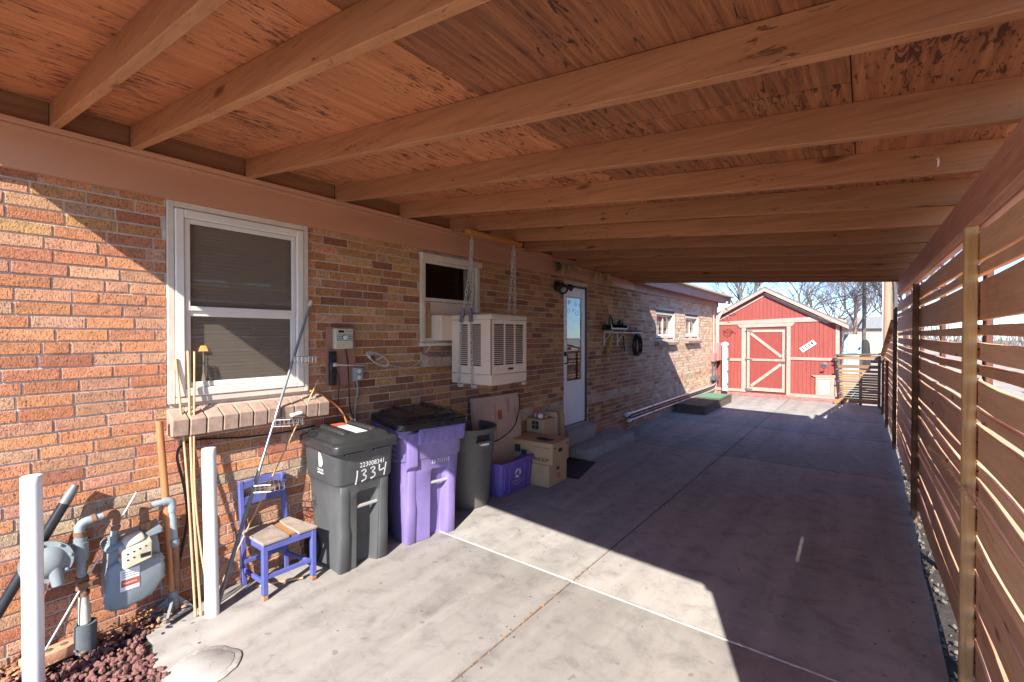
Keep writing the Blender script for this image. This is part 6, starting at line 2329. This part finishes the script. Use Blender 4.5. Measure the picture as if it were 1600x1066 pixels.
# ---- shelf with hanging tools
sh = thing("wall_shelf", (WX, 7.4, 1.8), "small white wall shelf with brackets on the dark bricks right of the door", "shelf")
m = MB()
m.box((WX + .004, 6.80, 1.785), (WX + .16, 8.12, 1.803))
m.build("shelf_board", 'oldwood', sh, bevel=.002)
for y in (6.86, 7.36):
    m = MB()
    m.box((WX + .004, y - .012, 1.53), (WX + .016, y + .012, 1.784))
    m.box((WX + .016, y - .010, 1.768), (WX + .16, y + .010, 1.784))
    m.bar((WX + .014, y, 1.60), (WX + .145, y, 1.765), .012, .010)
    m.build("bracket", 'white', sh)
m = MB()
m.box((WX + .02, 6.84, 1.745), (WX + .17, 8.10, 1.765))
m.build("front_rail", 'offwhite', sh)
tr_ = thing("tool_tray", (WX + .09, 7.1, 1.81), "black tray with an upright handle on the left half of the wall shelf", "tray")
m = MB()
m.loft([[(WX + .01, 6.80 - g, z), (WX + .17, 6.80 - g, z), (WX + .17, 7.42 + g, z), (WX + .01, 7.42 + g, z)] for g, z in ((0, 1.804), (.025, 1.88), (.0, 1.885), (-.02, 1.83))])
m.build("tray", 'black', tr_, bevel=.003)
m = MB()
m.tube(curve_pts([(WX + .09, 6.87, 1.87), (WX + .09, 6.89, 1.98), (WX + .09, 6.93, 2.03), (WX + .09, 6.98, 1.98), (WX + .09, 7.03, 1.87)]), .014, 8)
m.build("handle", 'black', tr_, smooth=50)
m = MB()
m.ball((WX + .09, 7.27, 1.93), .04, 7)
m.ball((WX + .09, 7.37, 1.915), .035, 7)
m.tube([(WX + .09, 7.31, 1.86), (WX + .09, 7.33, 1.97)], .014, 8)
m.build("odds_and_ends", 'black', tr_, smooth=50)
m = MB()
m.lathe([(.03, 0), (.03, .04), (.02, .05)], (WX + .08, 8.02, 1.804), n=12)
tag(m.build("small_jar", 'outlet', origin=(WX + .08, 8.02, 1.8), smooth=40), "small grey jar at the right end of the wall shelf", "jar")
gv = thing("work_glove", (WX + .05, 6.95, 1.55), "straw yellow work glove hanging from the left shelf bracket", "glove")
m = MB()
m.tube(curve_pts([(WX + .06, 7.02, 1.72), (WX + .055, 6.99, 1.62), (WX + .055, 6.95, 1.52), (WX + .05, 6.93, 1.44)]), [.018, .02, .024, .028, .032, .036, .040, .044, .046, .046, .045, .044, .042, .04, .038, .036, .034, .03, .026][:19] if False else .035, 9)
m.build("cuff", 'glove', gv, smooth=60)
m = MB()
for k, (dy, L) in enumerate(((-.03, .07), (-.01, .085), (.012, .08), (.032, .065))):
    m.tube([(WX + .05, 6.93 + dy, 1.45), (WX + .055, 6.925 + dy * 1.3, 1.45 - L)], [.013, .009], 7)
m.tube([(WX + .06, 6.965, 1.50), (WX + .075, 7.005, 1.455)], [.013, .009], 7)
m.build("fingers", 'glove', gv, smooth=60)
tw = thing("garden_trowel", (WX + .05, 7.55, 1.6), "dark scoop with long handle hanging right of the white brackets", "trowel")
m = MB()
m.tube([(WX + .05, 7.48, 1.75), (WX + .05, 7.555, 1.58)], .014, 8)
m.build("handle", 'black', tw, smooth=50)
m = MB()
m.loft([[(WX + .04, 7.52 + o_, 1.585 + p_), (WX + .06, 7.52 + o_, 1.585 + p_), (WX + .06, 7.63 + o_, 1.60 + p_), (WX + .04, 7.63 + o_, 1.60 + p_)] for o_, p_ in ((0, 0), (.06, -.16))])
m.build("blade", 'blackmetal', tw, bevel=.01)
hc = MB()
rh = random.Random(3)
for k in range(9):
    c = Vector((WX + .03 + k * .008, 8.12, 1.535))
    ay, az = .20 + rh.uniform(-.06, .03), .205 + rh.uniform(-.05, .01)
    ph = rh.uniform(0, 6)
    hc.tube([c + Vector((rh.uniform(-.004, .004), ay * math.cos(q * .3927 + ph) * (.72 + .28 * (.5 - .5 * math.sin(q * .3927 + ph))), az * math.sin(q * .3927 + ph))) for q in range(16)], .009, 6, True)
tag(hc.build("hose_coil", 'cable', origin=(WX, 8.12, 1.53), smooth=60), "coil of thin black hose hanging on the wall right of the shelf", "hose")

# ---- conduits, boxes and downspout at the far end of the wall
for i, (z, x, r, mt, y0, lb) in enumerate(((.292, -3.355, .026, 'steel', 7.72, "upper silver conduit pipe along the wall foot"), (.232, -3.350, .024, 'black', 7.80, "black insulated pipe between the two silver conduits"), (.175, -3.345, .020, 'steel', 7.78, "lower silver conduit pipe along the wall foot"))):
    t = thing("conduit", (x, 10.8, z), lb, "pipe", "pipes along the wall foot")
    m = MB()
    m.tube(curve_pts([(x, y0, z), (x, 10, z + .01), (x, 13.2, z + .02 - i * .004), (x, 13.75, z + .08), (x, 13.9, z + .25)], 5), r, 10)
    m.build("pipe", mt, t, smooth=50)
    if i != 1:
        m = MB()
        m.tube([(x, y0 - .05, z), (x, y0 + .05, z)], r + .012, 12)
        m.build("end_cap", 'inkwhite', t, smooth=40)
    for y in (8.9, 10.6, 12.3):
        m = MB()
        m.tube([(x, y, z + .005), (x, y + .03, z + .005)], r + .005, 10)
        m.build("strap", 'hinge', t)
eb = thing("meter_box", (-3.33, 13.7, 1.2), "pink painted electric boxes with pipes at the far corner of the house", "box")
for q in ((13.45, .98, 13.72, 1.22, .10), (13.73, 1.00, 14.05, 1.50, .15)):
    m = MB()
    m.box((WX + .004, q[0], q[1]), (WX + q[4], q[2], q[3]))
    m.build("housing", 'elec', eb, bevel=.008, smooth=40)
for y, z0, z1 in ((13.55, .35, .98), (13.85, .30, 1.0), (13.6, 1.22, 2.52), (13.95, 1.5, 2.52)):
    m = MB()
    m.tube([(WX + .035, y, z0), (WX + .035, y, z1)], .018, 8)
    m.build("pipe", 'gatepink' if z1 > 2 else 'hinge', eb, smooth=50)
m = MB()
m.box((WX + .004, 13.4, .46), (WX + .12, 14.0, .56))
m.build("manifold", 'hinge', eb, bevel=.01)
ds = MB()
ds.tube(curve_pts([(-3.12, 14.10, 2.68), (-3.20, 14.06, 2.45), (-3.33, 14.02, 2.2), (-3.345, 14.0, 1.9), (-3.345, 14.0, 1.5)]), .035, 10)
tag(ds.build("downspout", 'gatepink', origin=(-3.2, 14.05, 2), smooth=50), "pink downspout bending from the far eave to the house corner", "downspout")

# ---- low wooden platform with green mat
pf = thing("wooden_platform", (-2.97, 11.4, 0), "low weathered wooden platform step against the house near the shed", "platform")
PX0, PX1, PY0, PY1, PZ = -3.29, -2.69, 10.22, 12.68, .20
for q in ((PX0, PY0, PX1, PY0 + .035), (PX1 - .035, PY0 + .036, PX1, PY1), (PX0, PY1 - .035, PX1 - .036, PY1)):
    m = MB()
    m.box((q[0], q[1], 0), (q[2], q[3], PZ - .026))
    m.build("side_board", 'oldwood', pf, bevel=.004)
n = 14
for k in range(n):
    a = PY0 + (PY1 - PY0) * k / n
    m = MB()
    m.box((PX0, a + .004, PZ - .025), (PX1 + .01, a + (PY1 - PY0) / n - .004, PZ + rf.uniform(-.002, .002)))
    m.build("plank", 'oldwood', pf, bevel=.003)
m = MB()
m.box((PX0 + .05, 11.62, PZ + .003), (PX1 - .03, 12.55, PZ + .014))
tag(m.build("turf_mat", 'greenmat', origin=(-3, 12, PZ), bevel=.003), "green turf mat lying on the wooden platform", "mat")

# ---- dry stalks by the fence
def stalk(pts, r, lb, plume):
    t = thing("dry_stalk", pts[0], lb, "dry grass", "dry grass stalks by the fence")
    p = curve_pts(pts, 6)
    m = MB()
    m.tube(p, [r * (1 - .7 * k / len(p)) for k in range(len(p))], 5)
    m.build("stem", 'drygrass', t)
    if plume:
        rp = random.Random(8)
        m = MB()
        for k in range(420):
            i = rp.randrange(len(p) // 4, len(p) - 1)
            c = p[i].lerp(p[i + 1], rp.random())
            d_ = (p[i + 1] - p[i]).normalized() * .03 + Vector((rp.gauss(0, .008), rp.gauss(0, .008), rp.gauss(-.002, .010)))
            m.tube([c, c + d_], [.0034, .0012], 3)
        m.build("seed_head", 'drygrass', t)
stalk([(.385, 2.42, .93), (.382, 2.66, .965), (.378, 2.95, .985), (.375, 3.30, .98), (.368, 3.72, .97), (.36, 4.30, .93)], .003, "feathery dry grass plume poking out past the nearest fence stake", True)
stalk([(.385, 2.60, .14), (.385, 2.95, .23), (.383, 3.25, .34)], .002, "thin bare dry stem slanting before the nearest fence stake", False)

# ---- white cup hook on a rafter near the fence beam
m = MB()
hp = Vector((.24, 2.66, zb(.24, 2.66) + .06))
m.tube(curve_pts([hp, hp + Vector((0, -.03, 0)), hp + Vector((0, -.045, -.015)), hp + Vector((0, -.035, -.035)), hp + Vector((0, -.015, -.035))]), .003, 6)
tag(m.build("cup_hook", 'inkwhite', origin=hp, smooth=50), "small white cup hook screwed into a rafter near the fence beam", "hook")
